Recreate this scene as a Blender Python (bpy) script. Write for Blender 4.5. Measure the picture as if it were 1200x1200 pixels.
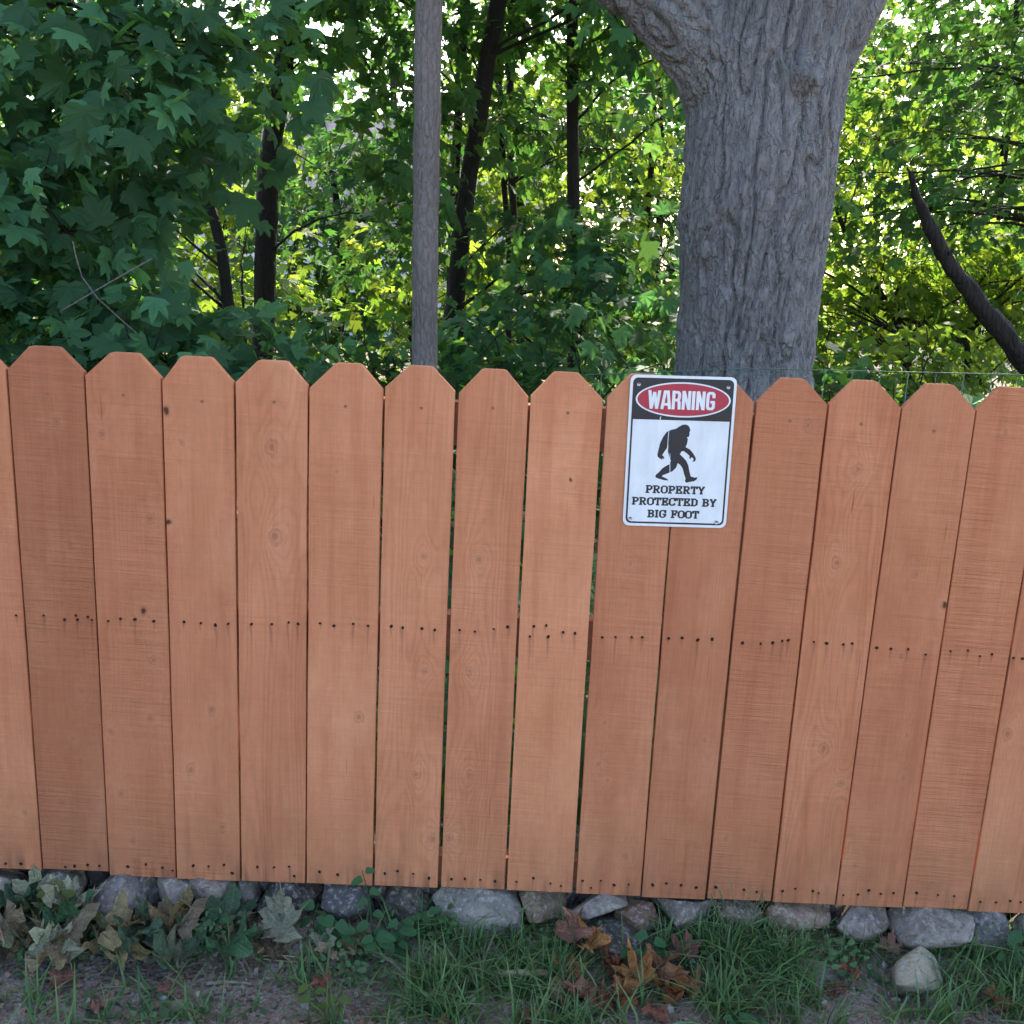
import bpy, math, random
import numpy as np
from mathutils import Vector, Matrix, noise

# ------------------------------------------------------------------ scene, camera, light
for o in list(bpy.data.objects):
    bpy.data.objects.remove(o)
scene = bpy.context.scene
COL = scene.collection
rad = math.radians

# camera: 1.42 m above the ground, 1.96 m in front of the fence, tilted 13 deg down, rolled 2.6 deg
CAM = Vector((0.9561, -1.9632, 1.4249))
RIGHT = Vector((0.99901, 0.00217, 0.04449))
UP = Vector((-0.04383, 0.22684, 0.97295))
FWD = Vector((0.00799, 0.97393, -0.22671))
cd = bpy.data.cameras.new('camera')
cd.sensor_width = 36.0
cd.lens = 36.0
cd.clip_start = 0.05
cd.clip_end = 2000
cam = bpy.data.objects.new('camera', cd)
m = Matrix.Identity(4)
for i in range(3):
    m[i][0], m[i][1], m[i][2], m[i][3] = RIGHT[i], UP[i], -FWD[i], CAM[i]
cam.matrix_world = m
COL.objects.link(cam)
scene.camera = cam

SUN_EL, SUN_AZ = 40.0, 14.0            # degrees; azimuth measured from +Y (the woods) towards +X
world = bpy.data.worlds.new('World')
scene.world = world
world.use_nodes = True
wn = world.node_tree
bg = wn.nodes['Background']
sky = wn.nodes.new('ShaderNodeTexSky')
sky.sky_type = 'NISHITA'
sky.sun_disc = False
sky.sun_elevation = rad(SUN_EL)
sky.sun_rotation = rad(SUN_AZ)
sky.air_density = 1.0
sky.dust_density = 3.0
sky.ozone_density = 0.6
wn.links.new(sky.outputs[0], bg.inputs['Color'])
bg.inputs['Strength'].default_value = 0.15
sl = bpy.data.lights.new('sun', 'SUN')
sl.energy = 2.9
sl.angle = rad(0.5)
sl.color = (1.0, 0.93, 0.8)
sun = bpy.data.objects.new('sun', sl)
sd = Vector((math.sin(rad(SUN_AZ)) * math.cos(rad(SUN_EL)), math.cos(rad(SUN_AZ)) * math.cos(rad(SUN_EL)), math.sin(rad(SUN_EL))))
sun.rotation_euler = sd.to_track_quat('Z', 'Y').to_euler()
sun.location = sd * 40
COL.objects.link(sun)
vs = scene.view_settings
vs.view_transform = 'Standard'
vs.look = 'None'
vs.gamma = 1.0
vs.use_curve_mapping = False
vs.exposure = 2.1
scene.render.engine = 'CYCLES'
scene.cycles.max_bounces = 6
scene.cycles.diffuse_bounces = 3
scene.cycles.transmission_bounces = 3
scene.cycles.transparent_max_bounces = 6

rng = np.random.default_rng(11)
random.seed(11)

# ------------------------------------------------------------------ helpers: objects
def link(o, parent=None):
    COL.objects.link(o)
    if parent is not None:
        o.parent = parent
        o.matrix_parent_inverse = Matrix.Translation(-Vector(parent.location)) if parent.parent is None else Matrix.Identity(4)
    return o

def tag(o, label=None, cat=None, group=None, kind=None):
    if label: o['label'] = label
    if cat: o['category'] = cat
    if group: o['group'] = group
    if kind: o['kind'] = kind
    return o

def empty(name, loc=(0, 0, 0), rot=(0, 0, 0)):
    o = bpy.data.objects.new(name, None)
    o.empty_display_size = 0.05
    o.location = loc
    o.rotation_euler = rot
    COL.objects.link(o)
    return o

def new_mesh(name, verts, faces, mat=None, smooth=False):
    me = bpy.data.meshes.new(name)
    verts = np.asarray(verts, dtype=np.float32).reshape(-1, 3)
    if isinstance(faces, np.ndarray):
        n, k = faces.shape
        me.vertices.add(len(verts)); me.vertices.foreach_set('co', verts.ravel())
        me.loops.add(n * k); me.loops.foreach_set('vertex_index', faces.ravel().astype(np.int32))
        me.polygons.add(n)
        me.polygons.foreach_set('loop_start', np.arange(0, n * k, k, dtype=np.int32))
        me.polygons.foreach_set('loop_total', np.full(n, k, dtype=np.int32))
        me.update(calc_edges=True)
    else:
        me.from_pydata(verts.tolist(), [], faces)
        me.update()
    me.polygons.foreach_set('use_smooth', [smooth] * len(me.polygons))
    if mat: me.materials.append(mat)
    return me

def obj(name, me, parent=None, loc=None):
    o = bpy.data.objects.new(name, me)
    if loc is not None: o.location = loc
    return link(o, parent)

def child(name, me, parent, loc=(0, 0, 0)):
    """a part placed in its parent's own coordinates"""
    o = bpy.data.objects.new(name, me)
    o.location = loc
    COL.objects.link(o)
    o.parent = parent
    return o

class MB:
    """collects simple shapes into one mesh"""
    def __init__(self): self.v = []; self.f = []
    def add(self, v, f):
        b = len(self.v)
        self.v += [tuple(p) for p in v]
        self.f += [tuple(i + b for i in q) for q in f]
    def box(self, x0, x1, y0, y1, z0, z1):
        v = [(x, y, z) for x in (x0, x1) for y in (y0, y1) for z in (z0, z1)]
        self.add(v, [(0, 1, 3, 2), (4, 6, 7, 5), (0, 4, 5, 1), (2, 3, 7, 6), (0, 2, 6, 4), (1, 5, 7, 3)])
    def tube(self, path, radii, sides=8, cap=True):
        v, f = tube(path, radii, sides, cap)
        self.add(v, f)
    def build(self, name, mat, smooth=False):
        return new_mesh(name, self.v, self.f, mat, smooth)

def tube(path, radii, sides=8, cap=True, jitter=0.0):
    P = np.asarray(path, float)
    n = len(P)
    T = np.gradient(P, axis=0)
    T /= np.linalg.norm(T, axis=1)[:, None] + 1e-9
    ref = np.array([1.0, 0, 0]) if abs(T[0][0]) < 0.8 else np.array([0, 1.0, 0])
    v = []
    U = ref - T[0] * (ref @ T[0]); U /= np.linalg.norm(U)
    a = np.arange(sides) * 2 * np.pi / sides
    for i in range(n):
        U = U - T[i] * (U @ T[i]); U /= np.linalg.norm(U) + 1e-9
        V = np.cross(T[i], U)
        r = radii[i] if hasattr(radii, '__len__') else radii
        rr = r * (1 + jitter * rng.normal(size=sides)) if jitter else np.full(sides, r)
        v.append(P[i] + (np.cos(a) * rr)[:, None] * U + (np.sin(a) * rr)[:, None] * V)
    v = np.concatenate(v)
    f = []
    for i in range(n - 1):
        for k in range(sides):
            k2 = (k + 1) % sides
            f.append((i * sides + k, i * sides + k2, (i + 1) * sides + k2, (i + 1) * sides + k))
    if cap:
        f.append(tuple(range(sides))[::-1])
        f.append(tuple((n - 1) * sides + k for k in range(sides)))
    return v, f

def spline(pts, n):
    """smooth path through points"""
    P = np.asarray(pts, float)
    t = np.linspace(0, len(P) - 1, n)
    out = []
    for s in t:
        i = min(int(s), len(P) - 2); u = s - i
        p0 = P[max(i - 1, 0)]; p1 = P[i]; p2 = P[i + 1]; p3 = P[min(i + 2, len(P) - 1)]
        out.append(0.5 * (2 * p1 + (p2 - p0) * u + (2 * p0 - 5 * p1 + 4 * p2 - p3) * u * u + (3 * p1 - p0 - 3 * p2 + p3) * u ** 3))
    return np.array(out)

# ------------------------------------------------------------------ helpers: materials
class G:
    """tiny expression helper for shader nodes"""
    def __init__(self, name):
        self.mat = bpy.data.materials.new(name)
        self.mat.use_nodes = True
        self.t = self.mat.node_tree
        self.t.nodes.clear()
        self.out = self.t.nodes.new('ShaderNodeOutputMaterial')
    def put(self, sock, val):
        if val is None: return
        if isinstance(val, bpy.types.NodeSocket): self.t.links.new(val, sock)
        else: sock.default_value = val
    def m(self, op, a, b=None, c=None, clamp=False):
        n = self.t.nodes.new('ShaderNodeMath'); n.operation = op; n.use_clamp = clamp
        for i, x in enumerate((a, b, c)): self.put(n.inputs[i], x)
        return n.outputs[0]
    def add(self, a, b): return self.m('ADD', a, b)
    def sub(self, a, b): return self.m('SUBTRACT', a, b)
    def mul(self, a, b): return self.m('MULTIPLY', a, b)
    def vm(self, op, a, b=None):
        n = self.t.nodes.new('ShaderNodeVectorMath'); n.operation = op
        self.put(n.inputs[0], a); self.put(n.inputs[1], b)
        return n.outputs['Value'] if op in ('DISTANCE', 'LENGTH', 'DOT_PRODUCT') else n.outputs[0]
    def co(self, kind='Object'):
        n = self.t.nodes.new('ShaderNodeTexCoord'); return n.outputs[kind]
    def xyz(self, v):
        n = self.t.nodes.new('ShaderNodeSeparateXYZ'); self.put(n.inputs[0], v); return n.outputs
    def vec(self, x, y, z):
        n = self.t.nodes.new('ShaderNodeCombineXYZ')
        for i, a in enumerate((x, y, z)): self.put(n.inputs[i], a)
        return n.outputs[0]
    def noise(self, v, scale=5, detail=3, rough=0.5, dist=0.0):
        n = self.t.nodes.new('ShaderNodeTexNoise')
        self.put(n.inputs['Vector'], v); n.inputs['Scale'].default_value = scale
        n.inputs['Detail'].default_value = detail; n.inputs['Roughness'].default_value = rough
        n.inputs['Distortion'].default_value = dist
        return n.outputs[0]
    def voro(self, v, scale=5, feature='F1', out='Distance'):
        n = self.t.nodes.new('ShaderNodeTexVoronoi'); n.feature = feature
        self.put(n.inputs['Vector'], v); n.inputs['Scale'].default_value = scale
        return n.outputs[out]
    def ramp(self, f, stops):
        n = self.t.nodes.new('ShaderNodeValToRGB'); e = n.color_ramp.elements
        while len(e) < len(stops): e.new(0.5)
        for k, (p, c) in zip(e, stops):
            k.position = p; k.color = (*c, 1) if hasattr(c, '__len__') else (c, c, c, 1)
        self.put(n.inputs[0], f)
        return n.outputs[0]
    def remap(self, f, a, b, c=0.0, d=1.0):
        n = self.t.nodes.new('ShaderNodeMapRange')
        self.put(n.inputs[0], f)
        for i, x in enumerate((a, b, c, d)): n.inputs[i + 1].default_value = x
        return n.outputs[0]
    def mix(self, f, a, b, blend='MIX'):
        n = self.t.nodes.new('ShaderNodeMix'); n.data_type = 'RGBA'; n.blend_type = blend
        self.put(n.inputs[0], f)
        self.put(n.inputs[6], (*a, 1) if isinstance(a, tuple) else a)
        self.put(n.inputs[7], (*b, 1) if isinstance(b, tuple) else b)
        return n.outputs[2]
    def hsv(self, c, h=0.5, s=1.0, v=1.0):
        n = self.t.nodes.new('ShaderNodeHueSaturation')
        self.put(n.inputs['Hue'], h); self.put(n.inputs['Saturation'], s); self.put(n.inputs['Value'], v)
        self.put(n.inputs['Color'], (*c, 1) if isinstance(c, tuple) else c)
        return n.outputs[0]
    def info(self, k):
        n = self.t.nodes.new('ShaderNodeObjectInfo'); return n.outputs[k]
    def island(self):
        n = self.t.nodes.new('ShaderNodeNewGeometry'); return n.outputs['Random Per Island']
    def bump(self, h, strength=0.3, dist=0.01):
        n = self.t.nodes.new('ShaderNodeBump')
        n.inputs['Strength'].default_value = strength; n.inputs['Distance'].default_value = dist
        self.put(n.inputs['Height'], h); return n.outputs[0]
    def bsdf(self, color, rough=0.7, spec=0.3, normal=None, metal=0.0, finish=True):
        n = self.t.nodes.new('ShaderNodeBsdfPrincipled')
        self.put(n.inputs['Base Color'], (*color, 1) if isinstance(color, tuple) else color)
        self.put(n.inputs['Roughness'], rough); n.inputs['Specular IOR Level'].default_value = spec
        n.inputs['Metallic'].default_value = metal
        if normal is not None: self.put(n.inputs['Normal'], normal)
        if finish: self.t.links.new(n.outputs[0], self.out.inputs[0])
        return n.outputs[0]
    def leaf(self, refl, trans, fac, rough=0.45, spec=0.4, normal=None):
        p = self.bsdf(refl, rough, spec, normal, finish=False)
        n = self.t.nodes.new('ShaderNodeBsdfTranslucent')
        self.put(n.inputs[0], (*trans, 1) if isinstance(trans, tuple) else trans)
        x = self.t.nodes.new('ShaderNodeMixShader'); x.inputs[0].default_value = fac
        self.t.links.new(p, x.inputs[1]); self.t.links.new(n.outputs[0], x.inputs[2])
        self.t.links.new(x.outputs[0], self.out.inputs[0])

def plain(name, color, rough=0.6, spec=0.3, metal=0.0, var=0.15, scale=40):
    g = G(name)
    n = g.noise(g.co(), scale, 3)
    c = g.hsv(color, v=g.remap(n, 0.3, 0.7, 1 - var, 1 + var))
    g.bsdf(c, rough, spec, g.bump(n, 0.15, 0.002), metal)
    return g.mat

def leaf_mat(name, refl, trans, fac=0.45, hv=0.02, vv=0.35, rough=0.6, spec=0.15, dry=False):
    g = G(name)
    r = g.island()
    r2 = g.m('FRACT', g.mul(r, 17.31))
    if dry:
        r2 = g.add(g.mul(g.m('FRACT', g.mul(g.info('Random'), 7.7)), 1.0), 0.0)
    h = g.remap(r, 0, 1, 0.5 - hv, 0.5 + hv)
    v = g.remap(r2, 0, 1, 1 - vv, 1 + vv)
    g.leaf(g.hsv(refl, h, 1.0, v), g.hsv(trans, h, 1.0, v), fac, rough, spec)
    return g.mat

def bark_mat(name, c1, c2, su=26, sv=5, bump=0.8, dist=0.012):
    g = G(name)
    p = g.co()
    s = g.xyz(p)
    w = g.noise(p, 7, 3)
    q = g.vec(g.add(g.mul(s[0], su), g.mul(w, 2.2)), g.add(g.mul(s[1], su), g.mul(w, 2.2)), g.mul(s[2], sv))
    f = g.voro(q, 1.0, 'DISTANCE_TO_EDGE')
    n = g.noise(q, 2.2, 5, 0.6)
    n2 = g.noise(p, 3, 4)
    n3 = g.noise(p, 140, 3)
    h = g.add(g.add(g.remap(f, 0.0, 0.22, 0, 0.9), g.mul(n, 0.8)), g.mul(n3, 0.25))
    c = g.mix(g.remap(g.add(g.mul(n, 0.6), g.mul(n2, 0.5)), 0.3, 0.8), c1, c2)
    c = g.hsv(c, v=g.remap(n3, 0.25, 0.75, 0.85, 1.15))
    g.bsdf(c, 0.85, 0.2, g.bump(h, bump, dist))
    return g.mat

# ------------------------------------------------------------------ ground
def vnoise(x, y, s, seed=0.0):
    return noise.noise(Vector((x * s + seed, y * s - seed, seed * 0.37)))

def ground_z(x, y):
    """height of the soil: nearly flat, lumpy close to the fence"""
    if y < -1.2 or y > 0.6 or x < -1.5 or x > 3.5:
        return 0.0
    e = min(1.0, (y + 1.2) * 3, (0.6 - y) * 4, (x + 1.5) * 2, (3.5 - x) * 2)
    rise = 0.036 * min(1.0, max(0.0, (y + 0.11) / 0.11)) if y < 0.3 else 0.0
    return e * (rise + 0.012 * vnoise(x, y, 6) + 0.006 * vnoise(x, y, 19, 3.1) + 0.0025 * vnoise(x, y, 55, 7.7))

def make_ground():
    far = [4, 5, 7, 10, 15, 25, 45, 90, 200, 500, 1200]
    xs = np.array([-a for a in far[::-1]] + [-2.5, -1.5] + list(np.arange(-0.5, 2.6, 0.014)) + [3.5] + far)
    ys = np.array([-a for a in far[::-1]] + [-2.5, -1.3] + list(np.arange(-0.6, 0.16, 0.014)) + [0.6, 1.5, 2.5] + far)
    X, Y = np.meshgrid(xs, ys)
    Z = np.array([ground_z(a, b) for a, b in zip(X.ravel(), Y.ravel())])
    V = np.stack([X.ravel(), Y.ravel(), Z], 1)
    nx, ny = len(xs), len(ys)
    i = np.arange(nx * (ny - 1)).reshape(ny - 1, nx)[:, :-1].ravel()
    F = np.stack([i, i + 1, i + nx + 1, i + nx], 1)
    g = G('soil')
    p = g.co()
    a = g.noise(p, 5, 4); b = g.noise(p, 38, 5, 0.65); c = g.noise(p, 170, 3); d = g.voro(p, 90)
    col = g.mix(g.remap(a, 0.35, 0.65), (0.185, 0.142, 0.110), (0.275, 0.220, 0.180))
    col = g.mix(g.remap(b, 0.5, 0.68), col, (0.33, 0.30, 0.28))
    col = g.mix(g.remap(b, 0.42, 0.3), col, (0.085, 0.067, 0.057))
    col = g.hsv(col, v=g.remap(c, 0.25, 0.75, 0.7, 1.3))
    h = g.add(g.add(b, g.mul(c, 0.5)), g.mul(d, -0.5))
    g.bsdf(col, 0.95, 0.1, g.bump(h, 0.9, 0.012))
    o = obj('ground', new_mesh('ground', V, F, g.mat, True))
    tag(o, kind='structure')
make_ground()

# ------------------------------------------------------------------ picket fence
# measured on the boards, metres: x along the fence, z above the ground
KN = [(0.172,1.086,0.0089),(0.261,0.922,0.0107),(0.098,0.860,0.0089),(0.328,1.077,0.0071),(0.501,1.076,0.0143),(0.507,0.896,0.0143),(0.254,0.625,0.0089),(0.211,0.701,0.0054),(0.628,1.033,0.0054),(0.086,1.109,0.0071),(0.801,0.869,0.0071),(0.911,0.868,0.0071),(1.212,0.873,0.0054),(0.810,0.626,0.0071),(0.900,0.628,0.0089),(1.536,1.164,0.0107),(1.919,1.168,0.0054),(1.779,0.876,0.0071),(1.641,1.085,0.0107),(1.622,0.895,0.0107),(0.104,0.551,0.0071),(0.244,0.497,0.0089),(0.084,0.444,0.0054),(0.326,0.386,0.0125),(0.390,0.253,0.0089),(0.051,0.297,0.0089),(0.161,0.463,0.0071),(0.178,0.322,0.0089),(-0.027,0.268,0.0071),(0.196,0.210,0.0071),(0.373,0.520,0.0089),(-0.042,0.154,0.0107),(0.798,0.394,0.0089),(0.909,0.397,0.0089),(0.834,0.249,0.0089),(0.872,0.251,0.0089),(1.182,0.530,0.0054),(1.249,0.226,0.0071),(0.676,0.519,0.0107),(1.197,0.400,0.0045),(1.177,0.436,0.0054),(1.458,0.278,0.0071),(1.740,0.226,0.0054),(1.688,0.417,0.0089),(1.776,0.703,0.0045),(1.811,0.530,0.0054),(1.816,0.434,0.0054),(2.018,0.542,0.0125),(1.394,0.498,0.0045),(1.642,0.492,0.0125),(0.239,0.731,0.0095),(1.084,1.038,0.0050),(0.2975,1.138,0.0100),(0.2955,0.918,0.0080),(1.8475,0.813,0.0085)]
NM = [(-0.018,0.709),(0.037,0.711),(0.079,0.704),(0.102,0.714),(0.105,0.705),(0.126,0.712),(0.134,0.706),(0.167,0.705),(0.192,0.711),(0.221,0.711),(0.259,0.709),(0.321,0.711),(0.355,0.710),(0.384,0.707),(0.410,0.711),(0.457,0.712),(0.498,0.714),(0.532,0.719),(0.551,0.717),(0.595,0.720),(0.623,0.716),(0.662,0.722),(0.692,0.719),(0.739,0.720),(0.762,0.718),(0.801,0.718),(0.827,0.716),(0.877,0.718),(0.908,0.716),(0.946,0.723),(0.974,0.729),(1.020,0.711),(1.027,0.733),(1.052,0.736),(1.057,0.712),(1.087,0.723),(1.111,0.722),(1.166,0.716),(1.193,0.718),(1.226,0.719),(1.247,0.720),(1.301,0.720),(1.328,0.722),(1.360,0.719),(1.389,0.722),(1.451,0.717),(1.488,0.717),(1.512,0.720),(1.531,0.725),(1.543,0.727),(1.595,0.726),(1.621,0.724),(1.655,0.723),(1.673,0.726),(1.724,0.719),(1.753,0.718),(1.788,0.719),(1.825,0.709),(1.875,0.718),(1.910,0.721),(1.936,0.710),(1.960,0.715),(2.004,0.710)]
NB = [(-0.077,0.147),(-0.044,0.148),(0.050,0.144),(0.070,0.147),(0.098,0.151),(0.123,0.150),(0.184,0.151),(0.223,0.158),(0.258,0.152),(0.280,0.146),(0.325,0.161),(0.358,0.161),(0.391,0.166),(0.408,0.147),(0.462,0.164),(0.498,0.165),(0.530,0.168),(0.541,0.146),(0.595,0.158),(0.634,0.153),(0.735,0.160),(0.762,0.167),(0.796,0.162),(0.830,0.153),(0.878,0.153),(0.907,0.155),(0.940,0.154),(0.972,0.152),(1.018,0.154),(1.054,0.164),(1.091,0.153),(1.114,0.148),(1.160,0.163),(1.179,0.147),(1.199,0.165),(1.228,0.156),(1.259,0.159),(1.311,0.159),(1.340,0.164),(1.372,0.161),(1.405,0.157),(1.447,0.160),(1.508,0.157),(1.536,0.153),(1.591,0.158),(1.618,0.165),(1.656,0.161),(1.669,0.157),(1.723,0.154),(1.754,0.157),(1.776,0.168),(1.803,0.161),(1.830,0.164),(1.880,0.166),(1.927,0.163),(1.962,0.162),(2.019,0.152),(2.053,0.152),(2.083,0.157),(2.106,0.155)]
SC = [(0.070,1.159),(0.216,1.164),(0.368,1.159),(0.506,1.164),(0.643,1.162),(0.789,1.165),(0.926,1.171),(1.071,1.168),(1.499,1.172),(1.637,1.172),(1.779,1.165)]
# per board: x of left edge at the foot, lean, foot height, shoulder height, top height, top flat from / to (fractions), tone, grain, saw marks
EDGE = [(0.0003, -.0046), (.1430, .0002), (.2876, .0030), (.4261, .0041), (.5655, .0062), (.7105, .0056), (.8525, .0034), (.9956, .0003),
        (1.1433, -.0022), (1.2878, -.0026), (1.4290, .0005), (1.5707, -.0008), (1.7089, .0020), (1.8543, .0009), (1.9961, .0025)]
GAP = [.0035, .0030, .0035, .0040, .0040, .0045, .0075, .0050, .0085, .0040, .0055, .0042, .0032, .0032, .0030]
FOOT = [.134, .1365, .127, .1272, .1285, .1288, .1295, .132, .132, .131, .1275, .131, .1295, .1285, .130, .127, .128]
TOPZ = [1.252, 1.2502, 1.245, 1.244, 1.243, 1.2443, 1.2454, 1.2452, 1.2457, 1.2488, 1.249, 1.2536, 1.2559, 1.2551, 1.2553, 1.2560, 1.256]
#        tone   red    grain  saw
LOOK = [(1.00, 0.5, 0.35, 0.6), (0.80, 1.1, 0.35, 1.1), (0.94, 0.8, 0.45, 0.8), (1.01, 0.5, 0.35, 0.55), (1.03, 0.4, 0.9, 0.5), (1.08, 0.15, 0.2, 0.5),
        (1.06, 0.2, 0.9, 0.5), (1.03, 0.35, 1.0, 0.7), (1.13, 0.05, 0.3, 0.6), (0.98, 0.7, 0.55, 0.6), (0.93, 0.9, 0.5, 0.5), (0.95, 0.8, 0.35, 1.1),
        (1.02, 0.45, 1.0, 0.6), (0.96, 0.7, 0.4, 0.7), (0.97, 0.65, 0.3, 1.25), (0.98, 0.6, 0.6, 0.5), (1.0, 0.5, 0.5, 0.6)]
THICK = 0.016

def board_mat(k, x0, z0, knots, nails, look, seed):
    dark = [q for q in knots if q in KN[50:]]
    tone, red, grain, saw = look
    g = G('stained_wood')
    p = g.co()
    s = g.xyz(p)
    x, z = s[0], s[2]
    # distance to the nearest knot, in knot radii
    dn = None
    kw = g.noise(g.vec(g.mul(x, 55.0), seed, g.mul(z, 45.0)), 1.0, 2)
    kw2 = g.noise(g.vec(g.mul(x, 60.0), seed + 20.0, g.mul(z, 50.0)), 1.0, 2)
    pz = g.vec(g.add(x, g.mul(g.sub(kw, 0.5), 0.011)), 0.0, g.mul(g.add(z, g.mul(g.sub(kw2, 0.5), 0.013)), 0.72))
    for (kx, kz, kr) in knots:
        d = g.mul(g.vm('DISTANCE', pz, (kx - x0, 0.0, (kz - z0) * 0.72)), 1.0 / kr)
        dn = d if dn is None else g.m('SMOOTH_MIN', dn, d, 0.6)
    if dn is None:
        dn = g.add(g.mul(z, 0.0), 99.0)
    near = g.m('POWER', 2.718, g.mul(dn, -0.42))
    # growth rings cut lengthwise: contour lines of a long stretched noise, bent round the knots
    wob = g.noise(g.vec(g.mul(x, 9.0), seed, g.mul(z, 2.0)), 1.0, 2)
    ph = g.noise(g.vec(g.mul(x, 13.0), seed * 1.7, g.mul(z, 0.9)), 1.0, 1.0, 0.4)
    ph = g.add(g.add(g.mul(ph, 9.0), g.mul(near, 2.6)), g.mul(wob, 1.0))
    rings = g.m('FRACT', g.mul(ph, 1.9))
    rings = g.m('ABSOLUTE', g.sub(g.mul(rings, 2.0), 1.0))
    rings = g.m('POWER', rings, 2.0)
    fib = g.noise(g.vec(g.mul(x, 260.0), seed, g.mul(z, 9.0)), 1.0, 4, 0.6)
    # saw marks across the board
    tilt = g.add(z, g.mul(x, 0.035))
    sa = g.noise(g.vec(g.mul(x, 5.0), seed + 3.0, g.mul(tilt, 150.0)), 1.0, 2, 0.6)
    sb = g.noise(g.vec(g.mul(x, 14.0), seed + 8.0, g.mul(tilt, 330.0)), 1.0, 2, 0.6)
    smask = g.remap(g.noise(g.vec(g.mul(x, 6.0), seed + 5.0, g.mul(z, 3.0)), 1.0, 2), 0.35, 0.65, 0.3, 1.0)
    sawn = g.mul(g.add(g.mul(g.sub(sa, 0.5), 1.3), g.mul(g.sub(sb, 0.5), 0.9)), smask)
    blotch = g.noise(g.vec(g.mul(x, 9.0), seed + 11.0, g.mul(z, 4.0)), 1.0, 4, 0.6)
    speck = g.noise(g.vec(g.mul(x, 90.0), seed, g.mul(z, 70.0)), 1.0, 3, 0.6)
    # colour
    base = g.mix(g.remap(blotch, 0.3, 0.7), (0.51 * tone, 0.196 * tone, 0.094 * tone), (0.62 * tone, 0.258 * tone, 0.134 * tone))
    base = g.mix(0.55 * red, base, (0.46 * tone, 0.155 * tone, 0.076 * tone))
    streak = g.noise(g.vec(g.mul(x, 30.0), seed + 31.0, g.mul(z, 1.6)), 1.0, 3, 0.6)
    cloud = g.noise(g.vec(g.mul(x, 5.0), seed + 41.0, g.mul(z, 2.4)), 1.0, 5, 0.65)
    base = g.mix(g.remap(streak, 0.5, 0.75, 0.0, 0.6), base, (0.42 * tone, 0.135 * tone, 0.066 * tone))
    base = g.mix(g.remap(cloud, 0.52, 0.75, 0.0, 0.55), base, (0.68 * tone, 0.31 * tone, 0.165 * tone))
    base = g.mix(g.remap(cloud, 0.46, 0.25, 0.0, 0.5), base, (0.40 * tone, 0.13 * tone, 0.066 * tone))
    v = g.add(1.0, g.mul(g.sub(rings, 0.4), -0.12 * grain))
    v = g.add(v, g.mul(g.sub(fib, 0.5), 0.26 * (0.6 + 0.5 * grain)))
    v = g.add(v, g.mul(sawn, 0.31 * saw))
    v = g.add(v, g.mul(g.sub(speck, 0.5), 0.16))
    col = g.hsv(base, v=v)
    # knots: paler halo, ring, dark core
    halo = g.m('POWER', 2.718, g.mul(g.m('MULTIPLY', dn, dn), -0.30))
    col = g.mix(g.mul(halo, 0.22), col, (0.66 * tone, 0.31 * tone, 0.175 * tone))
    kn = g.add(dn, g.mul(g.sub(speck, 0.5), 0.7))
    core = g.remap(kn, 0.30, 0.62, 1.0, 0.0)
    ring = g.mul(g.remap(g.m('ABSOLUTE', g.sub(kn, 0.78)), 0.05, 0.24, 1.0, 0.0), 0.75)
    col = g.mix(g.mul(core, 0.46), col, (0.23, 0.08, 0.042))
    col = g.mix(g.mul(ring, 0.34), col, (0.20, 0.07, 0.038))
    # iron stains running down from the nails
    dx = None
    wx = g.add(x, g.mul(g.sub(g.noise(g.vec(seed, 0.0, g.mul(z, 16.0)), 1.0, 2), 0.5), 0.010))
    for (nx, nz) in nails:
        L = 0.02 + 0.13 * random.random() ** 1.6
        wd = 1.0 / (0.0022 + 0.0016 * random.random())
        a = g.m('MULTIPLY', g.m('ABSOLUTE', g.sub(wx, nx - x0 + random.uniform(-.001, .001))), wd)
        t = g.remap(z, nz - z0 - L, nz - z0 - 0.002, 2.6, 0.25)
        up = g.remap(z, nz - z0, nz - z0 + 0.006, 0.0, 3.0)
        d = g.add(g.add(a, t), up)
        dx = d if dx is None else g.m('MINIMUM', dx, d)
    if dx is not None:
        st = g.remap(dx, 0.25, 1.9, 0.46, 0.0)
        col = g.mix(st, col, (0.105, 0.040, 0.028))
    # splashed dirt along the foot, with the weaker light there put into the colour
    dirt_shade = g.mul(g.remap(z, 0.0, 0.22, 0.55, 0.0), g.remap(g.noise(g.vec(g.mul(x, 20.0), seed + 2.0, g.mul(z, 9.0)), 1.0, 4, 0.65), 0.35, 0.7, 0.2, 1.0))
    col = g.mix(dirt_shade, col, (0.23, 0.115, 0.066))
    drips = g.mul(g.remap(z, 0.0, 0.06, 0.8, 0.0), g.remap(g.noise(g.vec(g.mul(x, 55.0), seed + 4.0, g.mul(z, 6.0)), 1.0, 2), 0.52, 0.68))
    col = g.mix(g.mul(drips, 0.6), col, (0.09, 0.045, 0.03))
    # short drying checks, and a few dark open knots
    chk = g.noise(g.vec(g.mul(x, 170.0), seed + 51.0, g.mul(z, 5.5)), 1.0, 2, 0.5)
    col = g.mix(g.remap(chk, 0.735, 0.775, 0.0, 0.55), col, (0.15, 0.05, 0.028))
    for (kx, kz, kr) in dark:
        d = g.mul(g.vm('DISTANCE', pz, (kx - x0, 0.0, (kz - z0) * 0.72)), 1.0 / kr)
        col = g.mix(g.remap(d, 0.35, 0.75, 0.85, 0.0), col, (0.055, 0.02, 0.014))
    h = g.add(g.add(g.mul(sawn, 0.9 * saw), g.mul(fib, 0.55)), g.add(g.mul(rings, 0.22 * grain), g.mul(speck, 0.3)))
    g.bsdf(col, 0.8, 0.12, g.bump(h, 0.75, 0.0028))
    return g.mat

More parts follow.
